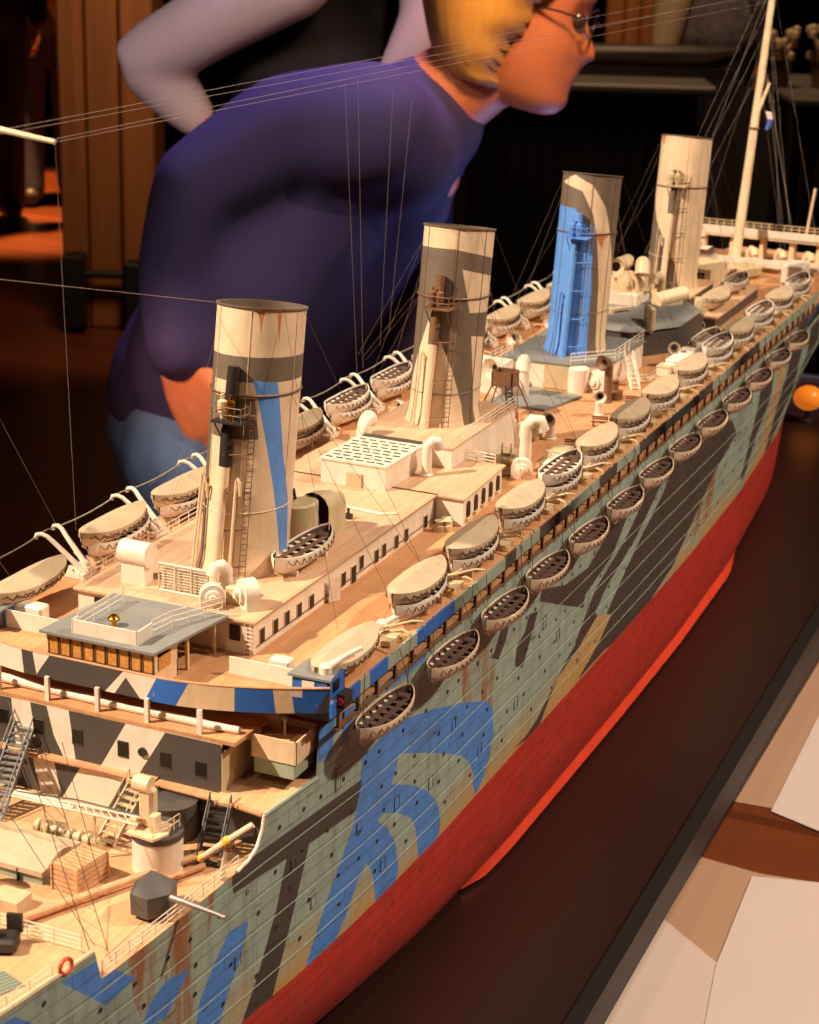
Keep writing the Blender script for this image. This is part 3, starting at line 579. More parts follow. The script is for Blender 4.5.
    for z in fr(zz+1, zp, 3): mb.bar(fun_pt(k, t0, z, .3), fun_pt(k, t0, z, 0), .05, 4); mb.bar(fun_pt(k, 2, z, .9), fun_pt(k, t1, z, .3), .05, 4)
    part('ladder', mb, M['fblue'] if k == 2 else M['brown'], f)
    mb = MB()
    for th in ((-30, 75, 130, -100, 25) if k else (-30, 85, 130, -100, 20)):
        a = fun_pt(k, th, 37.4, .03); mb.tube([fun_pt(k, th, z, .02) for z in fr(zz, ZT, 2)], .035, 4)
    part('plate_seam', mb, FMAT[base_k[k]], f)
# ---- deck fittings
def cowl(x, y, z, h, r, rz=0, mat='cream', big=1.9, name='cowl_ventilator', parent=None):
    """ventilator: trunk, bend and flared mouth looking along rz (0 = forward)"""
    d = Vector((math.sin(rz), -math.cos(rz), 0)); mb = MB(); p = Vector((x, y, z)); path = [p, p+Vector((0, 0, h*.5)), p+Vector((0, 0, h))]; rr = [r, r, r]
    for a in (20, 45, 70, 90): q = math.radians(a); path.append(p+Vector((0, 0, h))+d*(r*1.6*(1-math.cos(q)))+Vector((0, 0, r*1.6*math.sin(q)))); rr.append(r*(1+(big-1)*(a/90)**2*.7))
    e = path[-1]; path += [e+d*r*.6, e+d*r*.9]; rr += [r*big*.97, r*big]
    mb.tube(path, rr, 14, cap=False); mb.lathe(p, [(r*1.3, 0), (r*1.3, .15), (r, .2)], 14)
    mb.tube([e+d*r*.88, e+d*r*.1, e-d*r*.5], [r*big*.94, r*.95, r*.8], 14, cap=False); mb.cur = 1; mb.tube([e-d*r*.4, e-d*r*.5], [r*.82, r*.8], 14)  # dark disc deep in the mouth stands in for the throat's shade
    return part(name, mb, [M[mat], M['glass']], parent)
def scroll(x, y, z, r, w, rz=0, mat='cream'):
    """fan casing: round scroll on a plinth with a motor boss"""
    mb = MB(); R = Matrix.Rotation(rz, 3, 'Z'); pts = []
    prof = [(-r, 0), (-r, r)]+[(-r*math.cos(t), r+r*math.sin(t)) for t in fr(0.2, PI-.2, .35)]+[(r, r), (r, 0)]
    f = [R @ Vector((a, -w/2, b))+Vector((x, y, z)) for a, b in prof]; g = [R @ Vector((a, w/2, b))+Vector((x, y, z)) for a, b in prof]; n = len(f)
    mb.add(f+g, [list(range(n)), list(range(n, 2*n))[::-1]]+[(i, i+n, (i+1) % n+n, (i+1) % n) for i in range(n)])
    c = R @ Vector((0, -w/2, r))+Vector((x, y, z)); d = R @ Vector((0, -1, 0)); mb.tube([c, c+d*.25, c+d*.3, c+d*.55], [r*.62, r*.6, r*.3, r*.28], 12)
    return part('fan_casing', mb, M[mat])
def goose(x, y, z, h, r, mat='cream', rz=0):
    d = Vector((math.sin(rz), -math.cos(rz), 0)); p = Vector((x, y, z)); mb = MB()
    mb.tube([p, p+Vector((0, 0, h*.8)), p+Vector((0, 0, h)), p+Vector((0, 0, h+r))+d*r, p+Vector((0, 0, h+r*.9))+d*2.2*r, p+Vector((0, 0, h*.9))+d*2.8*r], [r, r, r*1.05, r*1.1, r*1.1, r*1.15], 12); mb.lathe(p, [(r*1.4, 0), (r*1.4, .2), (r, .25)], 12)
    return part('ventilator', mb, M[mat])
# before and around the first funnel
mb = MB(); mb.prism([(-5.6, 72.8), (-3.7, 72.8), (-3.9, 74.3), (-5.5, 74.3)], 32.5, 34.3); mb.lathe((-4.65, 73.4, 34.7), [(.9, -1.15), (.9, 1.15)], 18, 'x'); part('ventilator_hood', mb, M['white'])
sc = MB()
for i in range(19): sc.bar((-2.5+i*.21, 72.85, 32.6), (-2.5+i*.21, 72.85, 34.5), .022, 4)
for i in range(10): sc.bar((-2.5, 72.85, 32.6+i*.21), (1.4, 72.85, 32.6+i*.21), .022, 4)
for i in (0, 1): sc.bar((-2.5, 72.8, 32.55+i*2.0), (1.4, 72.8, 32.55+i*2.0), .08, 5)
for i in range(4): sc.bar((-2.5+i*1.3, 72.8, 32.5), (-2.5+i*1.3, 72.8, 34.6), .07, 5)
sb = part('mesh_screen', sc, M['white']); part('backing', MB().b2(-2.4, 1.3, 73.1, 73.2, 32.5, 34.5), M['tank'], sb)
goose(2.5, 73.6, 32.5, 2.1, .42, 'white', -.5); scroll(2.4, 71.7, 32.5, .85, .8, .6, 'white'); scroll(4.6, 72.8, 32.5, 1.05, 1.0, -.7, 'white')
mb = MB(); mb.box((3.4, 73.3, 33.1), (1.2, 1.2, 1.3), bev=.12); part('fan_plinth', mb, M['tank'])
mb = MB(); mb.lathe((.9, 87.0, 32.5), [(1.9, 0), (1.9, 3.0), (1.7, 3.15), (0, 3.2)], 22); part('boiler_casing', mb, M['tank'])
mb = MB(); pr = [(-1.3, 0), (-1.3, 2.2)]+[(-1.3*math.cos(t), 2.2+1.3*math.sin(t)) for t in fr(.3, PI-.3, .4)]+[(1.3, 2.2), (1.3, 0)]
mb.sheet([[(2.0+a, 88.2, 32.5+b) for a, b in pr], [(2.2+a, 90.8, 32.5+b) for a, b in pr]]); mb.add([(2.2+a, 90.8, 32.5+b) for a, b in pr], [list(range(len(pr)))]); mb.cur = 1; mb.sheet([[(2.05+a*.9, 88.3, 32.5+b*.95) for a, b in pr], [(2.2+a*.9, 90.7, 32.5+b*.95) for a, b in pr]]); mb.add([(2.2+a*.9, 90.7, 32.5+b*.95) for a, b in pr], [list(range(len(pr)))[::-1]])
part('casing_hood', mb, [M['tank'], M['brown']])
mb = MB(); mb.box((.6, 86.3, 36.3), (1.5, .15, 1.1), .2, .5); mb.bar((.6, 86.6, 35.6), (.6, 86.4, 36.2), .1); part('searchlight_screen', mb, M['iron'])
cowl(-3.5, 108.9, 32.5, 2.3, .55, PI, 'white', 1.4); goose(3.6, 106.6, 32.5, 2.6, .42, 'white', 2.4); cowl(-5.3, 90, 32.5, 1.2, .5, .4, 'white', 1.6)
mb = MB(); mb.tube([(-7, 96.6, 32.6), (4.5, 95.2, 32.6), (5.6, 96, 32.6)], .14, 6); part('deck_steam_pipe', mb, M['white'])
mb = MB(); mb.box((2.6, 93.2, 32.75), (.6, .5, .3)); mb.bar((2.6, 93.2, 32.8), (2.6, 93.2, 33.4), .12); part('bollard', mb, M['iron'])
# second funnel house
h2 = part('funnel_house', MB().prism([(-4.8, 109.4), (4.7, 109.4), (4.6, 125.2), (-4.8, 125.2)], 30, 34.2), M['white']); part('roof', MB().prism([(-4.9, 109.3), (4.8, 109.3), (4.7, 125.3), (-4.9, 125.3)], 34.2, 34.34), M['roofd'], h2)
part('roof_railing', rail([(4.7, 109.4, 34.34), (4.6, 117, 34.34), (4.6, 125.2, 34.34)], 1.0), M['white'])
part('roof_railing', rail([(3.9, 113, 32.5), (7.6, 112.4, 32.5)], .9), M['white'])
part('deck_locker', MB().box((3.5, 126.3, 31.1), (1.8, 1.9, 2.2), bev=.08), M['tank']); part('deck_locker', MB().box((6.0, 120.2, 30.65), (2.4, 3.6, 1.3), bev=.08), M['tank'])
part('deck_stair', stair((7.0, 117.0, 30), (6.0, 119.5, 31.6), .8, 5), M['brown'])
goose(7.9, 119.3, 30, 4.3, .55, 'white', 2.2); scroll(8.3, 117.4, 30, .95, .9, .3, 'white'); mb = MB(); mb.lathe((9.6, 120.8, 30), [(.9, 0), (.75, .8), (.35, 1.2), (.3, 1.9), (0, 2)], 14); part('capstan', mb, M['white'])
mb = MB(); mb.tube([(10.4, 112, 30.25), (10.9, 116, 30.25), (11, 120, 30.25)], .22, 8); part('hose_trunk', mb, M['cream'])
# lookout tower
tw = part('lookout_tower', MB().b2(-1.6, .6, 135.0, 135.12, 33.3, 34.7).b2(-1.6, .6, 136.9, 137.02, 33.3, 34.7).b2(-1.6, -1.48, 135, 137, 33.3, 34.7).b2(.48, .6, 135, 137, 33.3, 34.7).b2(-1.6, .6, 135, 137, 33.2, 33.35), M['brown'])
for sx, sy in ((-1, -1), (-1, 1), (1, -1), (1, 1)):
    mb = MB().bar((-.5+sx*1.0, 136+sy*.9, 33.3), (-.5+sx*2.3, 136+sy*1.9, 30), .09); part('leg', mb, M['brown'], tw)
mb = MB()
for a, b in (((-2.7, 134.2, 30.3), (.5, 135.1, 33.2)), ((1.7, 134.2, 30.3), (-1.5, 135.1, 33.2)), ((1.7, 134.2, 30.3), (.5, 136.8, 33.2))): mb.bar(a, b, .045, 5)
part('brace', mb, M['brown'], tw); part('ladder', stair((1.3, 133.2, 30), (.3, 134.9, 33.3), .6, 10, hand=0), M['iron'], tw)
# third funnel house
mb = MB(); mb.prism([(-4, 139.5), (2.6, 139.5), (4.2, 146.5), (-2.5, 147)], 30.02, 30.3); part('grey_hatch_cover', mb, M['grey'])
h3 = part('funnel_house', MB().prism([(-5.6, 148.6), (2.0, 148.6), (5.6, 152.5), (5.6, 163), (-5.6, 163)], 30, 32.7), M['white']); part('roof', MB().prism([(-5.8, 148.4), (2.1, 148.4), (5.8, 152.4), (5.8, 163.2), (-5.8, 163.2)], 32.7, 32.86), M['grey'], h3)
part('roof_railing', rail([(2.0, 148.7, 32.86), (5.6, 152.6, 32.86), (5.6, 162.8, 32.86)], 1.15), M['white']); part('roof_railing', rail([(-8.6, 146, 33.0), (-5.4, 144.4, 33.0), (-5.0, 150, 33)], 1.1), M['white'])
mb = MB(); mb.lathe((2.9, 148.9, 30), [(1.1, 0), (1.1, 2.5), (.9, 2.65), (0, 2.7)], 18); part('water_tank', mb, M['white'])
mb = MB(); mb.lathe((-6.9, 145.5, 30), [(1.7, 0), (1.7, 2.6), (1.5, 2.8), (0, 2.9)], 18); part('water_tank', mb, M['white']); mb = MB(); mb.b2(-9.4, -4.0, 143.4, 147.6, 30, 32.9); part('ventilator_house', mb, M['white'])
scroll(4.8, 149.6, 30, 1.2, 1.0, -.3, 'white'); scroll(-2.6, 143.2, 30, 1.2, 1.0, .4, 'white'); goose(-1.4, 144.0, 30, 3.4, .6, 'white', .2); cowl(-3.5, 142.6, 30, 2.2, .6, -.4, 'white')
mb = MB(); mb.b2(-.8, 2.0, 148.4, 148.5, 30.1, 32.6); part('louvre_panel', mb, M['tank'])
cowl(7.0, 146.2, 30, 3.6, .42, -.5, 'brown', 2.0); mb = MB(); mb.lathe((7.2, 148.0, 30), [(.9, 0), (.9, .8), (.4, 1.0), (.4, 1.8), (.6, 1.9), (0, 2)], 12); part('capstan', mb, M['brown'])
part('deck_stair', stair((8.2, 152.4, 30), (6.2, 155.4, 32.7), .9, 7), M['white']); part('roof_railing', rail([(5.8, 153, 30), (8.6, 156, 30), (8.6, 158, 30)], 1.0), M['white'])
# raised roof of the dark lounge, angled tank house
dk = part('dark_roof_house', MB().prism([(-4.2, 165.6), (3.4, 165.6), (7.2, 171.5), (7.2, 182.5), (-4.2, 182.5)], 30, 32.9), M['wdark'])
mb = MB(); mb.sheet([[(-4.4, 165.4, 33.0), (3.5, 165.4, 33.0), (7.4, 171.4, 33.0), (7.4, 182.6, 33.0)], [(-4.0, 166.8, 33.9), (2.9, 166.8, 33.9), (6.0, 171.9, 33.9), (6.0, 182.6, 33.9)]]); mb.prism([(-4, 166.8), (2.9, 166.8), (6, 171.9), (6, 182.6), (-4, 182.6)], 33.8, 33.9); part('roof', mb, M['grey'], dk)
for x in (-2.2, .2, 2.4): part('window', MB().b2(x-.35, x+.35, 165.5, 165.7, 31, 32.3), M['glass'], dk)
mb = MB(); mb.box((4.6, 168.3, 34.2), (2.0, .9, 3.0), -.9, bev=.3); part('feed_tank', mb, M['tank'])
mb = MB()
for i in range(5): mb.box((-3.4+i*.9, 168.5+i*.7, 34.25), (.5, 3.2, .3), -.5)
mb.box((-2.2, 168.2, 34.0), (5.4, .2, .3), .62); mb.box((-1.2, 171.8, 34.0), (5.4, .2, .3), .62); part('skylight_frame', mb, M['tank'])
mb = MB(); mb.b2(-3.6, 1.0, 175, 181, 33, 35.2); part('fan_room', mb, M['white'])
cowl(-2.6, 178, 35.2, 1.6, .7, .2, 'cream', 1.7); scroll(-.6, 176.5, 35.1, 1.3, 1.2, .1, 'cream'); goose(.4, 178.6, 35.2, 2.5, .8, 'cream', .3); cowl(-5.4, 180, 30, 5.6, .6, .3, 'cream', 1.6); goose(2.2, 181, 33, 3.2, .5, 'cream', -.5)
mb = MB(); mb.tube([(2.8, 177, 34.4), (5.2, 180.5, 34.9)], [.95, .95], 14); mb.box((3.9, 178.6, 33.6), (1.6, 3, 1.4), -.6); part('vent_drum', mb, M['cream'])
mb = MB(); mb.lathe((6.6, 181.5, 32.5), [(.9, 0), (.9, 1.6), (.7, 1.9), (0, 2)], 14); part('water_tank', mb, M['tank'])
# fourth funnel house and the after end
h4 = part('funnel_house', MB().prism([(-4.6, 186.4), (4.2, 186.4), (4.2, 198), (-4.6, 198)], 30, 33.1), M['wdark']); part('roof', MB().prism([(-4.8, 186.2), (4.4, 186.2), (4.4, 198.2), (-4.8, 198.2)], 33.1, 33.3), M['roofd'], h4)
a4 = part('after_boat_house', MB().prism([(-8.6, 184.4), (8.2, 184.4), (8.2, 206), (-8.6, 206)], 30, 31.4), M['wdark']); part('roof', MB().prism([(-8.8, 184.2), (8.4, 184.2), (8.4, 206.2), (-8.8, 206.2)], 31.4, 31.6), M['roofd'], a4)
part('deck_stair', stair((7.2, 181.6, 30), (5.2, 184.4, 31.6), 1.2, 6), M['white']); part('roof_railing', rail([(2, 184.4, 31.6), (4.2, 184.4, 31.6)], 1.0, 2), M['white'])
cg = part('mesh_window_house', MB().prism([(-1.6, 199.5), (3.4, 199.5), (3.4, 207), (-1.6, 207)], 31.6, 34.3), M['cream']); mb = MB().b2(-1.0, 2.8, 199.35, 199.5, 32.2, 34.0); mb.cur = 1
for i in range(7): mb.bar((-1+i*.63, 199.3, 32.2), (-1+i*.63, 199.3, 34), .05, 4)
for i in range(4): mb.bar((-1, 199.3, 32.3+i*.55), (2.8, 199.3, 32.3+i*.55), .05, 4)
part('window', mb, [M['glass'], M['cream']], cg)
for x, y in ((-4.4, 213), (-.6, 211)):
    mb = MB(); mb.sheet([[(x-1.7, y-1.8, 31), (x+1.7, y-1.8, 31), (x+1.7, y+1.8, 31), (x-1.7, y+1.8, 31), (x-1.7, y-1.8, 31)], [(x-1.6, y-1.7, 33.6), (x+1.6, y-1.7, 33.6), (x+1.6, y+1.7, 33.6), (x-1.6, y+1.7, 33.6), (x-1.6, y-1.7, 33.6)], [(x-.7, y-1.5, 35), (x+.7, y-1.5, 35), (x+.7, y+1.5, 35), (x-.7, y+1.5, 35), (x-.7, y-1.5, 35)]]); mb.b2(x-.7, x+.7, y-1.5, y+1.5, 34.9, 35); part('canvas_hood', mb, M['white'])
part('after_deck', MB().prism(outline(214, 258, .15), 26.7, 27.0), M['deckd'])
part('after_house', MB().b2(-9.5, 9.5, 216, 236, 27.0, 29.8), M['cream']); part('after_house_deck', MB().b2(-10.5, 10.5, 215, 238, 29.8, 30.0), M['deckd'])
db = part('docking_bridge', MB().b2(-8.6, 13.5, 232.0, 235.5, 33.0, 33.35), M['cream'])
part('screen', MB().b2(-8.6, 2.5, 232, 232.15, 33.3, 34.5).b2(2.6, 13.5, 232, 232.15, 33.2, 34.4), M['white'], db)
for x in (-6.5, -2.2, 2.2, 6.5, 10.4): part('post', MB().lathe((x, 233.5, 29.9), [(.7, 0), (.6, .3), (.5, 3.1)], 12), M['cream'], db)
mb = rail([(-8.6, 235.2, 33.4), (13.4, 235.2, 33.4)], 1.4, 3, 1.1, .06); part('railing', mb, M['cream'], db)
mb = MB(); mb.b2(-8, 12.5, 222.5, 223.2, 31.2, 31.9); mb.b2(-8, 12.5, 222.5, 226, 30.9, 31.15); part('second_platform', mb, M['white'])
for x in (-6, 1.6, 5.6, 9.6): goose(x, 227.5, 30, 1.9, .5, 'cream', .9); mb = MB(); mb.lathe((x+1.6, 224, 30), [(.55, 0), (.5, 1.6), (.7, 1.8), (0, 1.95)], 12); part('deck_drum', mb, M['cream'])
mb = MB(); mb.box((3.2, 218.5, 31.0), (3.4, 4.0, 1.6), -.5, bev=.3); part('winch_cover', mb, M['tank']); mb = MB(); mb.box((10.2, 219, 31.4), (3.0, 4.5, 2.6), bev=.2); part('after_deck_locker', mb, M['white'])
goose(-5.9, 224, 30, 4.6, .6, 'cream', 1.2); mb = MB(); mb.bar((7.6, 236.5, 33.4), (8.2, 237, 40.2), .2, 8); part('ensign_staff', mb, M['cream'])
# masts and spars
mt = AT(772, 0, 'x', 0); mb_ = AT(735, 262, 'x', 0); up = mt+(mt-mb_)*.28
ms = part('mainmast', MB().tube([mb_-(mt-mb_)*.03, mb_+(mt-mb_)*.5, mt, up], [.72, .6, .46, .36], 14), M['cream'])
p = mb_.lerp(mt, .56); mb = MB().tube([p+Vector((0, -.4, -.6)), p+Vector((1.4, .8, 4.6))], [.3, .22], 8); part('gaff', mb, M['cream'], ms)
mb = MB().lathe(mb_.lerp(mt, .515), [(.8, -.15), (.8, .15)], 12); part('mast_band', mb, M['brown'], ms)
fl = AT(768, 122, 'x', 2.2); mb = MB(); rows = []
for i in range(6):
    t = i/5; rows.append([fl+Vector((-.5+.35*math.sin(3*t)+k*(.95-.3*t)/3, .25*math.sin(k*1.7+2*t), 1.4-2.5*t)) for k in range(4)])
mb.sheet(rows); o2 = len(mb.v); fgp = MB(); fgp.sheet(rows); fgp.v += [v+Vector((0, .08, 0)) for v in fgp.v]; k = len(fgp.f)
for i in range(k): fgp.mi[i] = 0 if i >= 6 else 1
for i in range(k): fgp.cur = fgp.mi[i]; fgp.face([q+24 for q in fgp.f[i]][::-1])
tag(build('signal_flag', fgp, [plain('flag_blue', (70, 96, 190), .8), plain('flag_white', (226, 206, 200), .8)], org=tuple(fl)), 'tiny blue and white flag drooping from a line beside the after mast', 'flag')
# ---- well deck and forecastle fittings
ct = part('crane_tower', MB().lathe((7.2, 56.1, 21.3), [(1.6, 0), (1.6, 2.5), (1.52, 2.6), (0, 2.61)], 26), M['white']); part('cap', MB().lathe((7.2, 56.1, 23.9), [(1.66, -.35), (1.66, .05), (0, .08)], 26), M['wdark'], ct)
mb = MB(); mb.prism([(5.9, 54.5), (7.9, 54.3), (8.4, 55.4), (7.9, 56.7), (6.0, 56.8)], 24.0, 24.18); mb.box((6.7, 55.9, 25.5), (1.05, .9, 2.7), bev=.22); mb.lathe((6.4, 55.8, 27.0), [(.55, -.55), (.55, .55)], 16, 'x'); mb.box((7.4, 55.5, 24.7), (.45, .7, 1.1)); mb.box((6.1, 55.1, 24.5), (.45, .45, .8)); part('crane_head', mb, M['cream'], ct)
part('railing', rail([(7.9, 54.4, 24.18), (8.4, 55.4, 24.18), (8.5, 56.6, 24.18)], .9, 2, .8, .035), M['cream'], ct)
J0, J1 = Vector((6.5, 55.2, 24.6)), Vector((-2.9, 55.3, 24.4)); mb = MB()
for dy, dz in ((-.3, 0), (.3, 0), (0, .4)): mb.bar(J0+Vector((0, dy, dz)), J1+Vector((0, dy, dz*.4)), .085, 6)
for i in range(16):
    a, b = J0.lerp(J1, i/16), J0.lerp(J1, (i+1)/16); mb.bar(a+Vector((0, -.3, 0)), b+Vector((0, .3, 0)), .045, 4); mb.bar(a+Vector((0, -.3, 0)), b+Vector((0, 0, .4*(1-(i+1)/16*.6))), .045, 4)
mb.box(J1.lerp(J0, .25)+Vector((0, 0, .08)), (4.5, .65, .2), 0); part('jib', mb, M['white'], ct)
mb = MB(); mb.tube([J1+Vector((0, 0, .2)), J1.lerp(J0, .5)+Vector((0, 0, .6)), J0+Vector((0, 0, .5))], .06, 5); part('jib_cable', mb, M['iron'], ct)
for x in (3.2, -.6): mb = MB().bar((x, 55.2, 21.3), (x, 55.2, 24.4), .08).bar((x-.6, 55.5, 21.3), (x, 55.2, 24.2), .055); part('jib_crutch', mb, M['cream'])
mb = MB().lathe((5.6, 60.3, 21.3), [(1.9, 0), (1.9, 2.5), (0, 2.52)], 24); part('mooring_reel_house', mb, M['wdark'])
# winches
for x, y in ((-.9, 56.3), (1.7, 56.0)):
    mb = MB()
    for i in range(6): mb.lathe((x-.85+i*.34, y, 21.95), [(.3 if i % 2 else .5, -.12), (.3 if i % 2 else .5, .12)], 14, 'x')
    mb.bar((x-1.2, y, 21.95), (x+1.2, y, 21.95), .1, 8); mb.box((x, y+.2, 21.4), (2.3, 1.5, .2))
    for dx in (-1.05, 1.05): mb.box((x+dx, y, 21.7), (.16, .9, .9), bev=.05)
    mb.lathe((x+.3, y+.7, 21.9), [(.3, -.3), (.3, .3)], 10, 'x'); part('steam_winch', mb, M['tank'])
# tarpaulined hatch
hb = MB(); hb.b2(-6.5, 2.1, 50.9, 55.0, 21.3, 22.2); hc = part('cargo_hatch', hb, M['wpale'])
mb = MB(); rows = []
for i in range(9):
    y = 50.75+i*.55; rows.append([(-6.6+j*.8, y, 22.25+.45*math.sin(PI*i/8)+.12*math.sin(j*2.1+i)*(0 < i < 8)) for j in range(12)])
mb.sheet(rows); mb.sheet([[(v[0], v[1]-.02, v[2]) for v in rows[0]], [(v[0], v[1]-.05, 21.95) for v in rows[0]]]); mb.sheet([[r[-1] for r in rows], [(r[-1][0]+.05, r[-1][1], 21.95) for r in rows]])
tag(part('tarpaulin', mb, M['canvas'], hc, fix=False), 'pale canvas hatch cover')
for x in (-4.8, -2.2, .4): mb = MB().box((x, 50.85, 21.7), (.12, .3, .9)); part('hatch_batten', mb, M['iron'], hc)
# deck gun
c = Vector((9.75, 51.3, 0)); o = [c+Vector(p) for p in ((-1.25, .1, 0), (-.75, -1.35, 0), (.5, -1.5, 0), (1.35, -.4, 0), (.95, 1.15, 0), (-.5, 1.45, 0))]; gs = MB()
lo = [p+Vector((0, 0, 21.6)) for p in o]; hi = [c+(p-c)*1.03+Vector((0, 0, 23.0)) for p in o]; ap = c+Vector((-.15, .1, 24.0)); n = 6
gs.add(lo+hi+[ap], [list(range(6))[::-1]]+[(i, (i+1) % n, n+(i+1) % n, n+i) for i in range(n)]+[(n+i, n+(i+1) % n, 2*n) for i in range(n)])
gun = part('deck_gun', gs, M['gunmetal']); tag(gun, 'dark grey faceted deck gun house')
mb = MB().tube([(10.9, 51.0, 22.75), (12.2, 50.95, 22.68), (14.3, 50.9, 22.5), (14.9, 50.88, 22.42)], [.22, .2, .13, .15], 10); tag(part('barrel', mb, plain('steel', (150, 140, 136), .35, .6), gun), 'grey steel barrel')
mb = MB().lathe((c.x, c.y, 21.3), [(1.0, 0), (1.0, .32)], 18); part('mount', mb, M['iron'], gun)
mb = MB(); mb.tube([(2.6, 44.4, 21.7), (10.4, 60.0, 21.8)], [.3, .24], 12); part('stowed_boom', mb, M['deck'])
mb = MB(); mb.tube([(10.0, 57.0, 21.6), (8.4, 53.4, 21.6)], [.22, .2], 10); part('stowed_boom', mb, M['deckd'])
mb = MB(); mb.box((-2.2, 47.5, 21.9), (4.2, 2.6, 1.2), bev=.08); part('deck_house_low', mb, M['wpale']); mb = MB(); mb.box((1.8, 48.0, 21.7), (2.0, 1.6, .8)); part('ventilator_box', mb, M['tank'])
cowl(-1.0, 49.6, 21.3, 1.3, .4, .5, 'cream')
part('well_deck_railing', rail([(hull_x(y, 22)-.2, y, 21.65) for y in (43.5, 46, 48.5, 51, 53.5, 56, 57.5)], .95, 3, 1.3, .04), M['white'])
part('forecastle_railing', rail([(10.4, 42.6, 23.4), (5, 42.6, 23.4), (-4, 42.6, 23.4)], 1.1, 4, 2.0, .045), M['white'])
part('forecastle_railing', rail([(hull_x(y, 24)-.3, y, 23.4) for y in (28, 32, 36, 39.5)], 1.0, 3, 1.6, .04), M['white'])
mb = MB(); mb.tube([(hull_x(y, 24.2)-.05, y, 23.78) for y in fr(22, 42.4, 2)], .14, 6); part('bulwark_cap', mb, M['cream'])
mb = MB(); mb.tube([(hull_x(y, 24)-.02, y, z) for y, z in ((60.1, 24.3), (59.9, 23.4), (59.3, 22.4), (58.4, 21.9), (57, 21.7))], .12, 6); part('bulwark_cap', mb, M['white'])
dp = Vector((11.75, 56.1, 21.6)); d0_, d1_ = AT(201, 858, 'y', 55.6), AT(253, 825, 'y', 57.0); dm = d0_.lerp(d1_, .5)
dv = part('boat_boom_derrick', MB().bar(dp, dm, .17, 8).tube([d0_, dm, d1_], [.18, .25, .22], 10).bar(d0_.lerp(d1_, .1), dp.lerp(dm, .5), .11, 6), M['cream']); mb = MB().ball(dm, .36); part('block', mb, M['yellow'], dv); mb = MB().ball(d0_, .25); part('block', mb, M['yellow'], dv)
for P0, P1, w, n, mt_ in (((10.0, 57.4, 21.3), (9.3, 60.5, 24.2), 1.4, 9, 'iron'), ((2.7, 57.0, 21.3), (3.2, 60.6, 24.3), 1.4, 9, 'tank'), ((-5.6, 56.2, 21.3), (-6.6, 63.0, 27.0), 1.5, 20, 'grey'), ((-8.2, 58.2, 21.3), (-8.4, 60.6, 24.2), 1.4, 8, 'grey')):
    part('deck_stair', stair(P0, P1, w, n), M[mt_])
part('stair_platform', MB().b2(8.6, 10.1, 60.3, 61.6, 24.1, 24.32), M['deck']); part('stair_platform', MB().b2(2.3, 4.0, 60.3, 61.6, 24.1, 24.32), M['deck'])
mb = MB(); mb.box((6.2, 41.0, 23.9), (1.9, 1.5, .9), .4, bev=.2); mb.box((6.5, 41.9, 24.7), (.9, .25, 1.1), .3); mb.lathe((5.9, 40.6, 24.4), [(.4, 0), (.3, .5), (0, .55)], 10); part('forecastle_winch', mb, M['iron'])
mb = MB()
for i in range(7): mb.bar((6.6+i*.28, 36.9-.1*i, 23.47), (7.7+i*.28, 39.1-.1*i, 23.47), .09, 5)
part('deck_grating', mb, M['wpale'])
# coils of line, benches and lockers along the boat deck
cb = MB()
for i in range(3): cb.tube([(.34*math.cos(t)*(1-.12*i), .34*math.sin(t)*(1-.12*i), .07+.12*i) for t in fr(0, 2*PI*.95, .4)], .075, 6, closed=True)
c0 = None
for i, y in enumerate([INY0+k*5.2 for INY0 in (77.6,) for k in range(25)]):
    at = (13.85-.25*(i % 2), y+.5*math.sin(i*2.2), 30)
    if c0 is None: c0 = part('rope_coil', cb, plain('rope_coil', (206, 160, 96), .8), org=(0, 0, 0)); c0.location = SW(*at)-ORG[ship.name]
    else: dup_part(c0, ship, at)
def bench(x, y, z, rz=0):
    mb = MB(); R_z = Matrix.Rotation(rz, 3, 'Z')
    for v in ((-.6, 0), (.6, 0)): q = R_z @ Vector((v[0], v[1], 0)); mb.box((x+q.x, y+q.y, z+.22), (.12, .5, .44), rz)
    for k in range(3): q = R_z @ Vector((0, -.2+.2*k, 0)); mb.box((x+q.x, y+q.y, z+.48), (1.6, .16, .08), rz)
    for k in range(2): q = R_z @ Vector((0, .3, 0)); mb.box((x+q.x, y+q.y, z+.72+.2*k), (1.6, .06, .15), rz)
    return part('deck_bench', mb, M['brown'])
for px, py in ((343, 562), (405, 600), (392, 545)): p = AT(px, py, 'z', 30); bench(p.x, p.y, 30, 1.4)
for x, y in ((9.5, 128), (9.2, 137), (9.8, 146)): bench(x, y, 30, .2)
for x, y, w, l, h in ((9.6, 124.5, 1.6, 2.4, 1.0), (-9.0, 112, 2.0, 3.0, 1.1), (-9, 130, 1.8, 2.4, 1.2), (4.2, 130.5, 2.6, 2.2, .9), (9.0, 160.5, 1.4, 2.2, 1.0), (-9.2, 150, 1.6, 2.4, 1.1)):
    lk = part('deck_locker', MB().box((x, y, 30+h/2), (w, l, h), bev=.08), M['white']); part('lid', MB().box((x, y, 30+h+.06), (w+.15, l+.15, .12), bev=.04), M['tank'], lk)
for x, y, r in ((6.4, 130.5, .45), (-7.4, 127, .5), (7.8, 141, .4), (-8.4, 136, .5), (8.6, 165, .45), (-7, 170, .6), (-8, 160, .5), (-7.6, 182, .5), (-7.2, 192, .5)): cowl(x, y, 30, 1.5, r, .4*math.sin(x), 'white', 1.6)
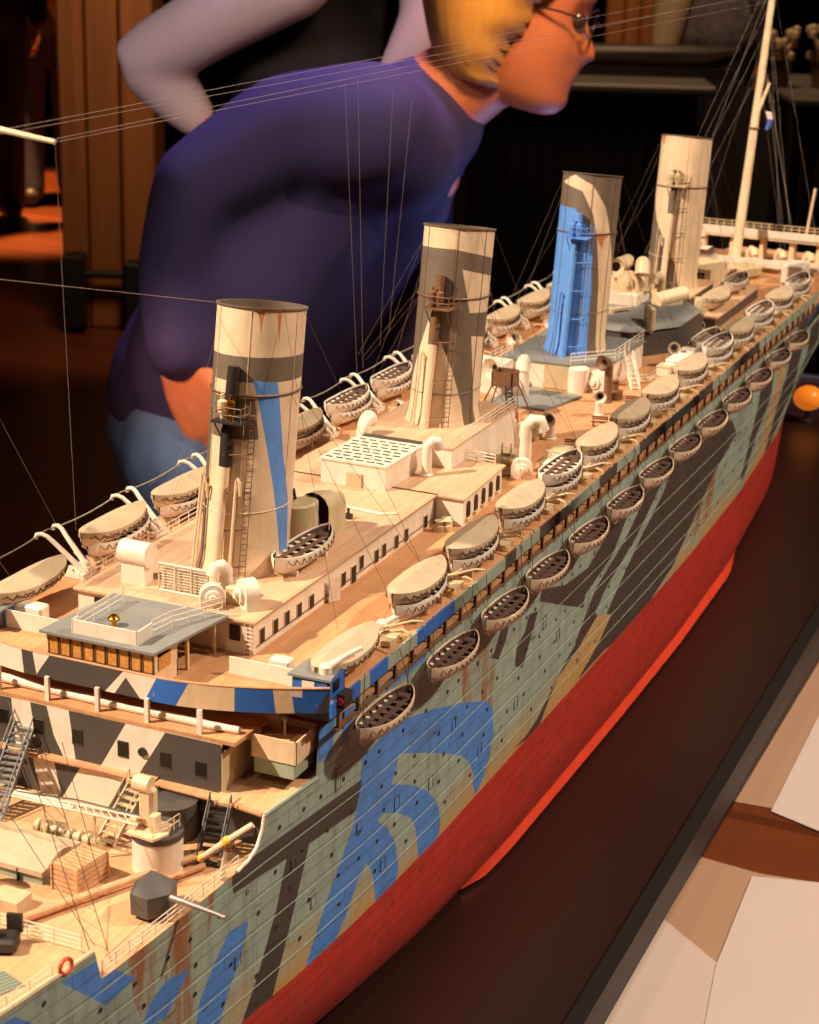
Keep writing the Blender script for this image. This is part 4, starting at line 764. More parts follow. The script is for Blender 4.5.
# ---- things that lie loose on the decks
co = thing('slatted_crate', 'pale slatted wooden crate beside the covered hatch on the fore well deck', 'crate', SW(4.0, 52.2, 21.3)); RZ = Matrix.Rotation(-.12, 3, 'Z'); cc = Vector((4.0, 52.2, 21.3))
def crate_pos(x, y, z): return cc+RZ @ Vector((x, y, 0))+Vector((0, 0, z))
part('liner', MB().box(crate_pos(0, 0, .86), (1.78, 2.78, 1.66), -.12), M['brown'], co)
cr = MB()
for i in range(5):
    z = .2+i*.34
    for sx in (-1, 1): cr.box(crate_pos(sx*.93, 0, z), (.08, 2.95, .27), -.12)
    for sy in (-1, 1): cr.box(crate_pos(0, sy*1.43, z), (1.9, .08, .27), -.12)
for i in range(8): cr.box(crate_pos(0, -1.3+i*.37, 1.75), (1.9, .29, .08), -.12)
part('slats', cr, M['deck'], co)
for sx in (-1, 1):
    for sy in (-1, 1): part('corner_post', MB().box(crate_pos(sx*.99, sy*1.49, .88), (.12, .12, 1.76), -.12), M['deck'], co)
lb = MB(); ring = [Vector((10.95, 40.2, 24.1))+Vector((.1*math.cos(t), .42*math.cos(t), .42*math.sin(t))) for t in fr(0, 2*PI*.96, .26)]; lb.tube(ring, .13, 8, closed=True)
tag(build('lifebuoy', lb, M['orange']), 'small orange lifebuoy ring hung on the forecastle rail', 'lifebuoy')
# ---- lifeboats
def boat_rows(L, B, D, inset=0, z0=0, n=25):
    rows = []
    for i in range(n):
        t = -1+2*i/(n-1); b = max(.04, (B/2-inset)*(1-abs(t)**2.5)**.75); g = D+.40*t*t-inset*.2; kz = z0+.62*D*abs(t)**5
        y = t*(L/2-inset*.6); half = [(b*q, y+.0, kz+(g-kz)*(1-math.sqrt(max(0, 1-q**2.6)))) for q in (0, .35, .62, .82, .94, .99, 1.0)]
        half[-1] = (b, y, g); half[-2] = (b*.995, y, kz+(g-kz)*.8)
        rows.append([(-x, yy, z) for x, yy, z in half[:0:-1]]+half)
    return rows
def loc_build(name, mb, mats, parent):        # geometry given about the thing's own origin, in ship metres
    me_o = build(name, mb, mats, None, org=(0, 0, 0)); me_o.parent = parent; me_o.location = (0, 0, 0); return me_o
def lifeboat(kind, L=9.0, B=2.75, D=1.15, white=False):
    t = thing('lifeboat', 'x', 'lifeboat', (0, 0, 0)); hm = M['boatw'] if white else M['boat']
    o = boat_rows(L, B, D); inn = boat_rows(L, B, D, .12, .30); mb = MB(); mb.sheet(o); loc_build('hull', mb, hm, t)
    loc_build('interior', MB().sheet(inn), M['bark'], t)
    mb = MB()
    for k in (0, -1): mb.sheet([[o[i][k], tuple(Vector(o[i][k])+Vector((0, 0, .09))), tuple(Vector(inn[i][k])+Vector((0, 0, .11))), inn[i][k]] for i in range(25)])
    loc_build('gunwale', mb, hm, t)
    mb = MB().tube([o[1][6], (0, -L/2*.98, .5*D), (0, -L/2*.8, .04), (0, 0, -.05), (0, L/2*.8, .04), (0, L/2*.98, .5*D), o[-2][6]], .08, 6); loc_build('keel', mb, hm, t)
    mb = MB()
    for s in (-1, 1):
        for i in range(2, 22, 2):
            a, b = Vector(o[i][0 if s < 0 else -1]), Vector(o[i+2][0 if s < 0 else -1]); m_ = (a+b)/2+Vector((s*.1, 0, -.48)); dz = Vector((s*.06, 0, -.1)); mb.tube([a+dz, a.lerp(m_, .55)+dz*.9+Vector((s*.03, 0, -.08)), m_, b.lerp(m_, .55)+dz*.9+Vector((s*.03, 0, -.08)), b+dz], .035, 4)
    loc_build('lifeline', mb, M['rope'], t)
    if kind == 'covered':
        rows = []; side = []
        for i in range(25):
            tt = -1+2*i/24; a, b = Vector(o[i][0]), Vector(o[i][-1]); w = max(.05, abs(b.x)); rg = D+.40*tt*tt+.62*(1-tt**4)
            rows.append([a+Vector((-.07, 0, -.34)), a+Vector((-.08, 0, .1)), Vector((-w*.5, a.y, (a.z+.1+rg)/2+.06)), Vector((0, a.y, rg+.1)), Vector((w*.5, a.y, (a.z+.1+rg)/2+.06)), b+Vector((.08, 0, .1)), b+Vector((.07, 0, -.34))])
        mb = MB().sheet(rows); loc_build('canvas_cover', mb, M['canvas'], t)
        mb = MB()
        for s in (0, -1):
            mb.tube([Vector(r[s])+Vector(((-.05 if s == 0 else .05), 0, .16*math.sin(i*2.3))) for i, r in enumerate(rows[1:-1])], .045, 5)
        loc_build('cover_lacing', mb, M['rope'], t)
    else:
        for i, yy in enumerate((-3.0, -2.0, -1.0, .1, 1.1, 2.1, 3.0)):
            k = (yy/(L/2)+1)/2*24; w = abs(o[int(round(k))][-1][0])*1.9; mb = MB().box((0, yy, D-.17), (w, .30, .08)); loc_build('thwart', mb, M['brown'] if not white else M['boatw'], t)
        mb = MB()
        for s in (-1, 1):
            for q in (.35, .55, .75): mb.bar((s*q*.75, -3.1, D-.05), (s*q*.8, 3.0, D-.02), .055, 5)
        loc_build('oars', mb, M['brown'] if white else M['bark'], t)
        mb = MB()
        for i, yy in enumerate((-2.6, -1.5, -.4, .7, 1.7, 2.6)):
            mb.box((-.72, yy, D-.1), (.3, .3, .2))
        loc_build('buoyancy_box', mb, M['boatw'], t); mb = MB().box((.1, 3.1, D-.05), (.9, .8, .35), bev=.08); loc_build('locker', mb, M['bark'], t)
    return t
protos = {'covered': lifeboat('covered'), 'open': lifeboat('open'), 'white': lifeboat('white', white=True)}
first = set()
def place_boat(kind, at, label, group, rz=0, sc=1.0):
    w = SW(*at); p = protos[kind]
    if kind not in first:
        first.add(kind); p.location = w; p.rotation_euler = (0, 0, rz); p.scale = (sc,)*3; ORG[p.name] = w; return tag(p, label, None, group)
    return dup_thing(p, w, rz, label, group, sc)
ORDN = ('first', 'second', 'third', 'fourth', 'fifth', 'sixth', 'seventh', 'eighth', 'ninth', 'tenth', 'eleventh', 'twelfth', 'thirteenth', 'fourteenth', 'fifteenth', 'sixteenth', 'seventeenth')
# hung outboard along the port side
TIP = ((415, 679.5), (478.9, 625.8), (528, 582.8), (568.4, 546.4), (607.5, 513.4), (642, 482.6), (671.6, 454), (699, 429.9), (725, 407.2), (748.7, 384.9), (769.7, 365.4), (788, 346), (806, 328.5))
HUNG = []
for i, (a, b) in enumerate(TIP):
    p = AT(a, b, 'z', 27.45); HUNG.append((max(p.x, hull_x(p.y, 25)+1.3)-.25, p.y-4.75))
for i, (x, y) in enumerate(HUNG):
    place_boat('open', (x+.15, y, 25.85), ('open cream lifeboat slung over the blue hull patch, nearest the bridge wing' if i == 0 else f'open cream lifeboat hung outside the hull rail, {ORDN[i]} counted from the bridge wing'), sc=.94, group='open lifeboats slung along the hull side')
INY = (70.5, 83.4, 94.0, 104.8, 114.4, 124.9, 135.2, 145.4, 156.4, 167.2, 177.1, 186.9, 197.6, 207.4)
OPEN_TOP = {4, 9, 11, 13}
NB = []
for i, y in enumerate(INY):
    if i == 0:
        place_boat('covered', (12.9, y+.6, 30.35), 'canvas covered lifeboat lying alone just behind the blue bridge wing cab', 'canvas covered lifeboats on the boat deck'); continue
    place_boat('white', (13.0, y, 30.35), f'white open lifeboat under the {ORDN[i]} near-side stack counted from the bridge', 'lower white lifeboats on the near side', sc=.97)
    if i in OPEN_TOP: place_boat('white', (12.9, y, 31.45), f'white open lifeboat topping the {ORDN[i]} near-side stack counted from the bridge', 'white open lifeboats stacked on top')
    else: place_boat('covered', (12.8, y, 31.25), f'canvas covered lifeboat topping the {ORDN[i]} near-side stack counted from the bridge', 'canvas covered lifeboats on the boat deck')
for k, x, y, z, l in (('white', 6.3, 201.0, 31.9, 'white open lifeboat beside the fourth funnel house, sternmost of the inner row'), ('covered', 6.6, 190.2, 31.9, 'canvas covered lifeboat beside the fourth funnel house in the inner row'), ('white', 9.9, 174.0, 30.3, 'white open lifeboat inboard beside the dark grey deckhouse'), ('white', 4.1, 82.2, 32.75, 'white open lifeboat on the officers house roof beside the first funnel')):
    place_boat(k, (x, y, z), l, None)
rw = MB(); rw.box((9.9, 164.4, 31.0), (2.6, 7.6, .5), bev=.2); rw.box((9.9, 164.4, 31.45), (2.3, 6.8, .45), bev=.2); rw.lathe((9.9, 164.4, 31.7), [(.7, 0), (.7, .14), (.45, .14), (.45, 0)], 16)
rt = thing('life_raft', 'flat white life raft with a ring marking beside the dark grey deckhouse', 'raft', SW(9.9, 164.4, 30)); part('float', rw, M['boatw'], rt); [part('chock', MB().b2(8.9, 10.9, y-.15, y+.15, 30, 30.8), M['brown'], rt) for y in (162, 166.8)]
STY = (71.0,)+tuple(84.0+10.6*k for k in range(12))
for i, y in enumerate(STY):
    if i == 0: place_boat('covered', (-12.2, y, 31.0), 'canvas covered lifeboat at the far bridge wing, nearest the left edge of the photo', 'canvas covered lifeboats on the boat deck'); continue
    place_boat('white', (-13.1, y+.4, 30.35), f'white open lifeboat under the {ORDN[i]} far-side stack counted from the bridge', 'lower white lifeboats on the far side', sc=.97)
    place_boat('white' if i in (5, 6) else 'covered', (-13.3, y, 31.25), (f'white open lifeboat topping the {ORDN[i]} far-side stack counted from the bridge' if i in (5, 6) else f'canvas covered lifeboat topping the {ORDN[i]} far-side stack counted from the bridge'), 'lifeboats stacked on the far side')
place_boat('white', (-10.2, 97.5, 30.35), 'open lifeboat inboard on the far side beside the first funnel pipes', None); place_boat('covered', (-10.2, 204, 31.8), 'canvas covered lifeboat inboard on the far side behind the fourth funnel', None)
for y in INY[1:]:                                             # chocks carry the stacked boats
    for s in (1, -1):
        for e in (-2.3, 2.3): part('boat_chock', MB().b2(min(s*12.2, s*13.9), max(s*12.2, s*13.9), y+e-.12, y+e+.12, 30, 30.5), M['tank'], fix=True)
for y in (79.8, 84.6): part('boat_chock', MB().b2(3.3, 4.9, y-.15, y+.15, 32.5, 32.9), M['white'])
for y in (188.5, 192, 199.4, 202.8): part('boat_chock', MB().b2(5.6, 7.3, y-.12, y+.12, 31.6, 32.0), M['tank'])
for y in (172, 176): part('boat_chock', MB().b2(9.1, 10.7, y-.15, y+.15, 30, 30.5), M['tank'])
# davits: a quadrant foot and a pair of curved arms between every two boats
def davit_mb(s, out):
    mb = MB()
    for dy in (-.55, .55):
        if out: pth = [(s*11.9, dy, 30.5), (s*13.4, dy*1.2, 31.0), (s*14.9, dy*1.7, 31.55), (s*15.5, dy*2.2, 31.5), (s*15.6, dy*2.3, 31.2)]
        else: pth = [(s*12.0, dy*.6, 30.4), (s*13.1, dy, 31.4), (s*14.4, dy*1.5, 32.6), (s*14.9, dy*1.8, 33.05), (s*15.3, dy*2, 33.2), (s*15.7, dy*2.1, 33.1), (s*15.8, dy*2.1, 32.8)]
        k = .45 if out else .85; mb.tube(pth, [.26*k, .26*k, .22*k]+[.2*k]*(len(pth)-3), 8)
    mb.lathe((s*12.4, -.3, 30.6), [(.6, 0), (.6, .6)], 14, 'y'); mb.box((s*12.9, 0, 30.25), (2.2, 1.9, .4)); mb.bar((s*12.6, -.9, 30.4), (s*13.8, -.9, 31.4), .08, 5); mb.bar((s*12.6, .9, 30.4), (s*13.8, .9, 31.4), .08, 5)
    return mb
for s, ys, out in ((1, [77.0]+[(a+b)/2 for a, b in zip(INY[1:], INY[2:])], True), (-1, [78.3+10.6*k for k in range(12)], False)):
    d0 = None
    for y in ys:
        if d0 is None: mb = davit_mb(s, out); d0 = part('davit', mb, M['tank' if out else 'white'], org=(0, 0, 30)); d0.location = SW(0, y, 30)-ORG[ship.name]
        else: dup_part(d0, ship, (0, y, 30))
for q0, q1 in ((AT(327, 668, 'x', 13.6), AT(361, 648, 'x', 14.4)), (AT(383, 624, 'x', 12.6), AT(438, 596, 'x', 14.3))): part('davit_arm', MB().tube([q0, q0.lerp(q1, .5)+Vector((0, 0, .1)), q1], [.24, .2, .17], 10).lathe(q0-Vector((.1, 0, .5)), [(.42, 0), (.42, .6), (.25, .8)], 12), M['white'])
# boat falls, and the manrope that swags from davit head to davit head on the far side
for i, (x, y) in enumerate(HUNG):
    for dy in (-3.6, 3.6): part('boat_fall', MB().bar((x+.15, y+dy, 27.2), (15.4, y+dy*1.05, 31.2), .03, 4).bar((x+.25, y+dy+.3, 27.2), (14.6, y+dy*1.05, 30.0), .03, 4), M['rope'])
ys = [78.3+10.6*k for k in range(12)]
for a, b in zip([68]+ys, ys): part('manrope', MB().tube([(-15.6, a+(b-a)*t, 33.15-.35*4*t*(1-t)) for t in fr(0, 1, .1)], .06, 5), M['thread'])
# ---- rigging
def line(a, b, r=.02, mat='thread', name='rigging_line', sag=0):
    a, b = Vector(a), Vector(b); pts = [a.lerp(b, t)-Vector((0, 0, sag*4*t*(1-t))) for t in (fr(0, 1, .1) if sag else (0, 1))]
    return part(name, MB().tube(pts, r, 4), M[mat])
for k in range(4):
    for th, q, dy in ((95, 9.5, 10), (80, 9.2, 4), (60, 9.5, -5), (-95, 11, 10), (-110, 11, 16)):
        for zz in ((ZT, 45.5) if abs(th) in (95,) else (ZT,) if abs(th) in (110, 60) else (45.5,)):
            a = fun_pt(k, th, zz, .1); line(a, ((q if th > 0 else -q-2.6), FY[k]+dy+2, 30.2), .017 if th > 0 else .010, 'threadd' if th > 0 else 'thread')
sp = AT(55, 142, 'y', 50); MT = up
part('foremast_spar', MB().tube([sp+Vector((-9, .5, .9)), sp], [.24, .14], 8), M['cream'])
for q, e in ((AT(-5, 131, 'y', 50), AT(745, -12, 'y', 236)), (AT(-5, 135, 'y', 50), AT(760, -4, 'y', 236)), (AT(55, 139, 'y', 50), AT(770, -8, 'y', 236)), (AT(56, 142, 'y', 50), AT(768, 2, 'y', 236))): line(q, e, .015)
line(AT(-4, 279, 'x', -2.4), fun_pt(0, -60, ZT, .1), .02)
line(sp, AT(76, 530, 'x', -15.6), .016); line(AT(-4, 412, 'x', -15), AT(58, 528, 'x', -15.6), .018); line(AT(-3, 558, 'x', -15), AT(14, 582, 'x', -14.5), .03)
for (a, b), (c, d) in (((345, 84), (357, 372)), ((358, 80), (363, 368)), ((393, 92), (380, 346)), ((412, 100), (389, 330))): line(AT(a, b, 'x', -3), AT(c, d, 'x', -14.6), .013)
line(AT(358, 355, 'x', -15), AT(420, 245, 'x', -3), .012); line(AT(362, 358, 'x', -15), AT(440, 262, 'x', -3), .012); line(AT(366, 360, 'x', -15), AT(415, 300, 'x', -3), .012)
for (a, b), (c, d) in (((150, 484), (205, 430)), ((148, 486), (212, 440)), ((160, 485), (202, 455))): line(AT(a, b, 'x', -15), AT(c, d, 'x', -3), .012)
for t, dx, dy in ((.95, 10, -14), (.8, 10, -10), (.95, 9.8, -6), (1.0, -10, -14), (.9, -10, -9), (.75, -9.8, -4), (1.05, 9, 14), (.9, -9, 12), (.7, 3, 16), (1.1, -4, -28), (1.1, 5, -26), (1.15, -9, -20)):
    line(mb_.lerp(mt, t), (dx, mb_.y+dy, 30.2), .012)
line(mb_.lerp(mt, .62)+Vector((1.2, 0, 3)), (5.6, 236, 34), .035)
# fore rigging: three backstays with ratlines coming down to the well deck side
fore = [((0, 812), (97, 948), 22), ((40, 812), (92, 950), 22), ((62, 812), (110, 960), 22)]
A = [(AT(-40, 738, 'y', 49), AT(95, 946, 'z', 22.0)), (AT(8, 700, 'y', 50), AT(90, 952, 'z', 22.0)), (AT(42, 745, 'y', 51), AT(112, 962, 'z', 22.0)), (AT(62, 742, 'y', 52), AT(101, 884, 'z', 22))]
for a, b in A: line(a, b, .03, 'threadd')
mb = MB()
for t in fr(.1, .95, .085): mb.bar(A[1][0].lerp(A[1][1], t), A[2][0].lerp(A[2][1], t), .018, 4)
part('ratlines', mb, M['threadd'])
# ================================================================== the board, the table and the room (world metres)
def wpart(name, mb, mat, parent, **kw): return build(name, mb, mat, parent, ship=False, **kw)
FH = Vector((math.sin(YAW), math.cos(YAW), 0)); RH = Vector((math.cos(YAW), -math.sin(YAW), 0))
def W(px, py, D):
    """world point seen at photo pixel (px, py) at horizontal distance D in front of the lens"""
    d = CF+CR*((px-409.5)/FPX)-CU*((py-512)/FPX); return CW+d*(D/d.dot(FH))
bd = thing('display_board', 'long dark brown glossy display board with a raised black edge under the ship', 'display board', (0, 130*S, ZB-.035))
wood = planked('board_wood', (46, 24, 19), .5, 8, .34, 'y', 1.0, .8, .1); black = plain('frame_black', (24, 21, 19), .5, 0, .25, 220, bump=.25)
bi = lambda y: (26.7-.0134*(y-80))*S; bo = lambda y: (27.97-.0128*(y-87))*S
wpart('panel', MB().prism([(-bi(-15), -15*S), (bi(-15), -15*S), (bi(287), 287*S), (-bi(287), 287*S)], ZB-.02, ZB-.0004), wood, bd)
for s in (1, -1): wpart('edge_strip', MB().prism([(s*bi(-16), -16*S), (s*bo(-16), -16*S), (s*bo(288), 288*S), (s*bi(288), 288*S)], ZB-.0205, ZB+.004), black, bd)
for y in (-15, 287): wpart('edge_strip', MB().b2(-bi(y), bi(y), (y-1)*S, (y+1)*S, ZB-.0205, ZB+.004, .0015), black, bd)
TZ = ZB-.075
tb = thing('wooden_table', 'reddish brown wooden table beneath the display board, partly covered with white reflection sheets', 'table', (.25, 130*S, 0))
twood = planked('table_wood', (126, 66, 36), .14, 1.6, .25, 'x', 1.0, .5, .2)
wpart('tabletop', MB().b2(-.17, 1.5, -.35, 2.1, TZ-.03, TZ, .004), twood, tb)
for x in (-.12, 1.42):
    for y in (-.28, 2.02): wpart('leg', MB().b2(x-.03, x+.03, y-.03, y+.03, 0, TZ-.03), twood, tb)
wpart('riser', MB().b2(-.16, .17, -.08, 1.95, TZ, ZB-.0205), black, tb)
pw = plain('reflection_white', (228, 206, 198), .35, 0, .04, 9); pm2 = plain('reflection_pale', (222, 198, 186), .35, 0, .05, 9); pb = plain('reflection_cream', (190, 150, 122), .35, 0, .06, 9)
def sheet_thing(label, P, z, mat):  # flat pale sheets standing in for reflections on the tabletop
    mb = MB(); pts = [AT(a, b, 'z', (z-ZB)/S) for a, b in P]; Q = [(p.x*S, p.y*S) for p in pts]; mb.prism(Q, z-.0004, z)
    return tag(build('reflection_sheet', mb, mat, ship=False), label, 'reflection sheet', 'reflections on the table')
sheet_thing('large cream reflection on the table at the bottom edge, lying under the white ones', [(560, 840), (701, 857), (758, 873), (819, 883), (900, 895), (900, 1100), (560, 1100)], TZ+.0006, pb)
sheet_thing('bright white reflection in the bottom right corner of the table', [(752, 876), (900, 890), (900, 1100), (690, 1100), (716, 965)], TZ+.0018, pw)
sheet_thing('pale reflection with a slanting edge left of the bright white corner one', [(648, 906), (716, 962), (730, 964), (690, 1060), (640, 1100), (560, 1100), (560, 1010)], TZ+.0012, pm2)
sheet_thing('cream reflection above the strip of bare wood on the right', [(672, 790), (731, 801), (776, 809), (900, 700), (900, 560), (780, 560), (700, 700)], TZ+.0006, pb)
sheet_thing('white reflection at the right edge, above the strip of bare wood', [(771, 811), (819, 831), (900, 870), (900, 560), (819, 715)], TZ+.0012, pw)
# amber globe standing at the far side of the board
g0 = AT(803, 421, 'z', 0); gl = thing('amber_globe', 'small glowing amber glass globe beside the ship at the right edge of the board', 'lamp', SW(g0.x+.5, g0.y, 0))
mb = MB().ball((g0.x+.5, g0.y, 3.9), 2.1, 18, (1.15, 1.15, .95)); build('globe', mb, plain('amber_glass', (226, 120, 30), .3, 0, .1, 30, (240, 130, 30), .55), gl)
mb = MB().lathe((g0.x+.5, g0.y, 0), [(1.1, 0), (1.1, .3), (.35, .5), (.35, 1.7), (.8, 2.2), (0, 2.3)], 14); build('stand', mb, M['iron'], gl)
# room
fl = build('floor', MB().b2(-16, 10, -3, 16, -.05, 0), planked('floor_planks', (112, 54, 26), .16, 2.6, .32, 'x', 1.0, .35, .3), ship=False); tag(fl, kind='structure')
wl = build('wall_back', MB().b2(-16, 10, 15.5, 15.7, 0, 4.5), plain('wall_dark', (40, 26, 20), .8, 0, .2, 3), ship=False); tag(wl, kind='structure')
wl = build('wall_left', MB().b2(-16.2, -16, -3, 15.7, 0, 4.5), plain('wall_dark_side', (40, 26, 20), .8, 0, .2, 3), ship=False); tag(wl, kind='structure')
wl = build('ceiling', MB().b2(-16.2, 10, -3, 15.7, 4.5, 4.6), plain('ceiling_dark', (28, 22, 20), .8, 0, .2, 3), ship=False); tag(wl, kind='structure')
def obox(mb, px0, px1, D, h0, h1, depth):
    a, b = W(px0, 300, D), W(px1, 300, D); c = (a+b)/2+FH*depth/2; mb.box((c.x, c.y, (h0+h1)/2), ((b-a).length, depth, h1-h0), -YAW, bev=.008); return mb
pt = W(108, 340, 6.4); post = thing('timber_post', 'tall brown timber post of three squared baulks on the left, standing on the floor', 'post', (pt.x, pt.y, 0))
pw_ = planked('post_wood', (126, 74, 40), .4, 5, .6, 'y', 1.0, .6, .1)
def streaked(name, col):
    m, nt, b = base(name); c = lin(col); v = pos_ship(nt, (9*S, 9*S, .6*S)); f = noise(nt, v, 1.6, 6)
    nt.links.new(mix(nt, ramp(nt, f, .3, .7), tuple(x*.5 for x in c[:3])+(1,), c), b.inputs['Base Color']); b.inputs['Roughness'].default_value = .6; return m
pw_ = streaked('post_wood_grain', (150, 92, 48))
for a, b, dd in ((64, 89, 0), (91, 122, .01), (124, 156, -.01)): wpart('baulk', obox(MB(), a, b, 6.4+dd, 0, 4.5, .3), pw_, post)
mb = obox(MB(), 62, 84, 6.3, .02, .27, .1); obox(mb, 124, 150, 6.3, .02, .25, .1); obox(mb, 82, 126, 6.33, .19, .215, .04); wpart('base_bracket', mb, plain('bracket_black', (20, 22, 24), .5), post)
# tables with black cloths, things on them, panelling
def cloth_table(px0, px1, D, h, label, name='cloth_table'):
    a, b = W(px0, 100, D), W(px1, 100, D); c = (a+b)/2; t = thing(name, label, 'table', (c.x, c.y, 0), None, 0)
    mb = obox(MB(), px0-3, px1+3, D-.02, h-.03, h, .8); wpart('tabletop', mb, plain('tabletop_grey', (92, 88, 86), .5), t)
    n = 40; rows = []
    for k in range(2):
        rows.append([tuple(a.lerp(b, i/n)-FH*(.0+.018*math.sin(i*1.9)*(1-k))+Vector((0, 0, (h-.03 if k else .01)-a.lerp(b, i/n).z))) for i in range(n+1)])
    mb = MB().sheet(rows); a2, b2 = a+FH*.75, b+FH*.75
    for p, q in ((a, a2), (b, b2)): mb.add([(p.x, p.y, .01), (q.x, q.y, .01), (q.x, q.y, h-.03), (p.x, p.y, h-.03)], [(0, 1, 2, 3)])
    wpart('skirt_cloth', mb, plain('black_cloth', (20, 17, 22), .9), t, fix=False)
    wpart('leg', MB().b2(a2.x-.02, a2.x+.02, a2.y-.02, a2.y+.02, 0, h-.03), M['iron'], t); wpart('leg', MB().b2(b2.x-.02, b2.x+.02, b2.y-.02, b2.y+.02, 0, h-.03), M['iron'], t); return t
tA = W(640, 84, 6.0).z; cloth_table(470, 698, 6.0, tA, 'table under a black cloth beyond the ship, right of the leaning woman')
tB = W(800, 97, 6.0).z; cloth_table(778, 960, 6.0, tB, 'second black clothed table at the far right edge')
c = W(640, 70, 6.3); mb = MB(); L = RH
def along(c, a, z, d=0): return c+RH*a+FH*d+Vector((0, 0, z-c.z))
mb.tube([along(c, -.3, tA+.06), along(c, -.2, tA+.05), along(c, .2, tA+.05), along(c, .32, tA+.08)], [.02, .05, .05, .015], 10); mb.box(along(c, 0, tA+.015), (.6, .12, .03), -YAW); tag(build('small_ship_model', mb, plain('hull_brown', (34, 20, 18), .5), ship=False), 'small dark brown ship model lying on the black clothed table', 'model ship')
c = W(792, 70, 6.3)
for k, (a, l) in enumerate(((-.04, 'pot of pale flowers on the far right table, left one of the two'), (.1, 'pot of pale flowers on the far right table, at the photo edge'))):
    pz_ = along(c, a, tB); t = thing('flower_pot', l, 'flowers', pz_); wpart('pot', MB().lathe(pz_, [(.03, 0), (.045, .09), (.05, .09), (0, .08)], 14), plain('pot_brown', (110, 80, 60), .6), t); mb = MB()
    for i in range(16): q = pz_+Vector((random.uniform(-.06, .06), random.uniform(-.05, .05), .1+random.uniform(0, .09))); mb.ball(q, .016, 6); mb.bar(pz_+Vector((0, 0, .06)), q, .003, 4)
    wpart('blossoms', mb, plain('petal', (190, 170, 140), .7), t)
c = W(622, 30, 7.5); pn = thing('wood_panelling', 'orange brown upright wooden boards of a partition behind the woman', 'partition', (c.x, c.y, 0))
for a, b in ((590, 607), (608, 622), (623, 636), (637, 652)): wpart('board', obox(MB(), a, b, 7.5, 0, 2.6, .04), streaked('panel_wood', (176, 108, 50)), pn)
c = W(668, 25, 6.9); mb = MB(); mb.tube([along(c, -.05, tA-.2), along(c, -.0, tA+.05), along(c, .02, tA+.25), along(c, -.02, tA+.45), along(c, -.03, tA+.75)], [.035, .055, .075, .065, .06], 16); bg_ = tag(build('cream_figure_vase', mb.lathe((along(c, -.05, 0)), [(.1, 0), (.1, .03), (.03, .08), (.04, tA-.2)], 14), plain('cloth_cream', (196, 170, 140), .7), ship=False), 'tall cream vase standing behind the table with the black cloth', 'vase')
# ================================================================== people
def blob(name, mb, mat, parent, voxel=.008, it=6):
    me = bpy.data.meshes.new(name); me.from_pydata([tuple(v) for v in mb.v], [], mb.f)
    o = bpy.data.objects.new(name, me); COL.objects.link(o)
    r = o.modifiers.new('r', 'REMESH'); r.mode = 'VOXEL'; r.voxel_size = voxel; r.use_smooth_shade = True
    s = o.modifiers.new('s', 'SMOOTH'); s.iterations = it; s.factor = .5
    ev = o.evaluated_get(bpy.context.evaluated_depsgraph_get()); m2 = bpy.data.meshes.new_from_object(ev); o.modifiers.clear(); o.data = m2; bpy.data.meshes.remove(me); m2.name = name
    w = ORG[parent.name]; m2.transform(Matrix.Translation(-w)); m2.materials.clear(); m2.materials.append(mat); o.parent = parent
    m2.polygons.foreach_set('use_smooth', [True]*len(m2.polygons)); return o
def limb(mb, pts, rs, n=16, steps=5):
    """tapered limb through its joints, rounded at both ends"""
    P, R = [], []
    for i in range(len(pts)-1):
        for k in range(steps): t = k/steps; P.append(Vector(pts[i]).lerp(Vector(pts[i+1]), t)); R.append(rs[i]+(rs[i+1]-rs[i])*t)
    P.append(Vector(pts[-1])); R.append(rs[-1]); mb.tube(P, R, n); mb.ball(P[0], R[0], 12); mb.ball(P[-1], R[-1], 12); return mb
HP = ((-.118, .070, .012, .022), (-.112, .082, -.005, .032), (-.098, .09, -.03, .044), (-.08, .088, -.048, .053), (-.06, .087, -.06, .060), (-.045, .088, -.068, .064), (-.03, .09, -.075, .067), (-.012, .089, -.083, .070), (.005, .086, -.09, .072), (.02, .087, -.096, .074), (.04, .091, -.1, .076), (.065, .088, -.101, .075), (.088, .075, -.094, .069), (.106, .054, -.075, .056), (.118, .024, -.045, .034), (.124, -.005, -.012, .006))
def head_ring(u, f, b, w, n=40, grow=0, feat=True):
    out = []
    nose = .021*math.exp(-((u+.034)/.013)**2)+.014*math.exp(-((u+.014)/.02)**2); lip = .010*math.exp(-((u+.062)/.006)**2)+.009*math.exp(-((u+.074)/.006)**2); chin = .005*math.exp(-((u+.1)/.012)**2)
    for k in range(n):
        t = 2*PI*k/n-PI; c_, s_ = math.cos(t), math.sin(t); cx = (f+b)/2; rad = (f-b)/2
        y = cx+(rad+grow)*math.copysign(abs(c_)**.9, c_); x = (w+grow)*math.copysign(abs(s_)**.9, s_)
        if feat:
            y += nose*math.exp(-(t/.24)**2)+lip*math.exp(-(t/.38)**2)+chin*math.exp(-(t/.4)**2)-.010*math.exp(-((abs(t)-.42)/.2)**2-((u-.012)/.013)**2)+.005*math.exp(-(t/.6)**2-((u-.034)/.008)**2)
        out.append((x, y, u))
    return out
def head_mb(mb, M4, hair=None, hair_to=-.07):
    rows = [head_ring(*r) for r in HP]; rows = [[tuple(M4 @ Vector(p)) for p in r] for r in rows]; rows = [r+[r[0]] for r in rows]; mb.sheet(rows); mb.face(range(len(mb.v)-41, len(mb.v)-1)); o = len(mb.v)-41*len(rows); mb.face([o+k for k in range(40)][::-1])
    for s in (-1, 1):
        for q, r in (((s*.074, -.008, .005), .02), ((s*.076, -.012, -.012), .015), ((s*.073, -.006, -.024), .010)): mb.ball(M4 @ Vector(q), r, 10, (.5, .8, 1))
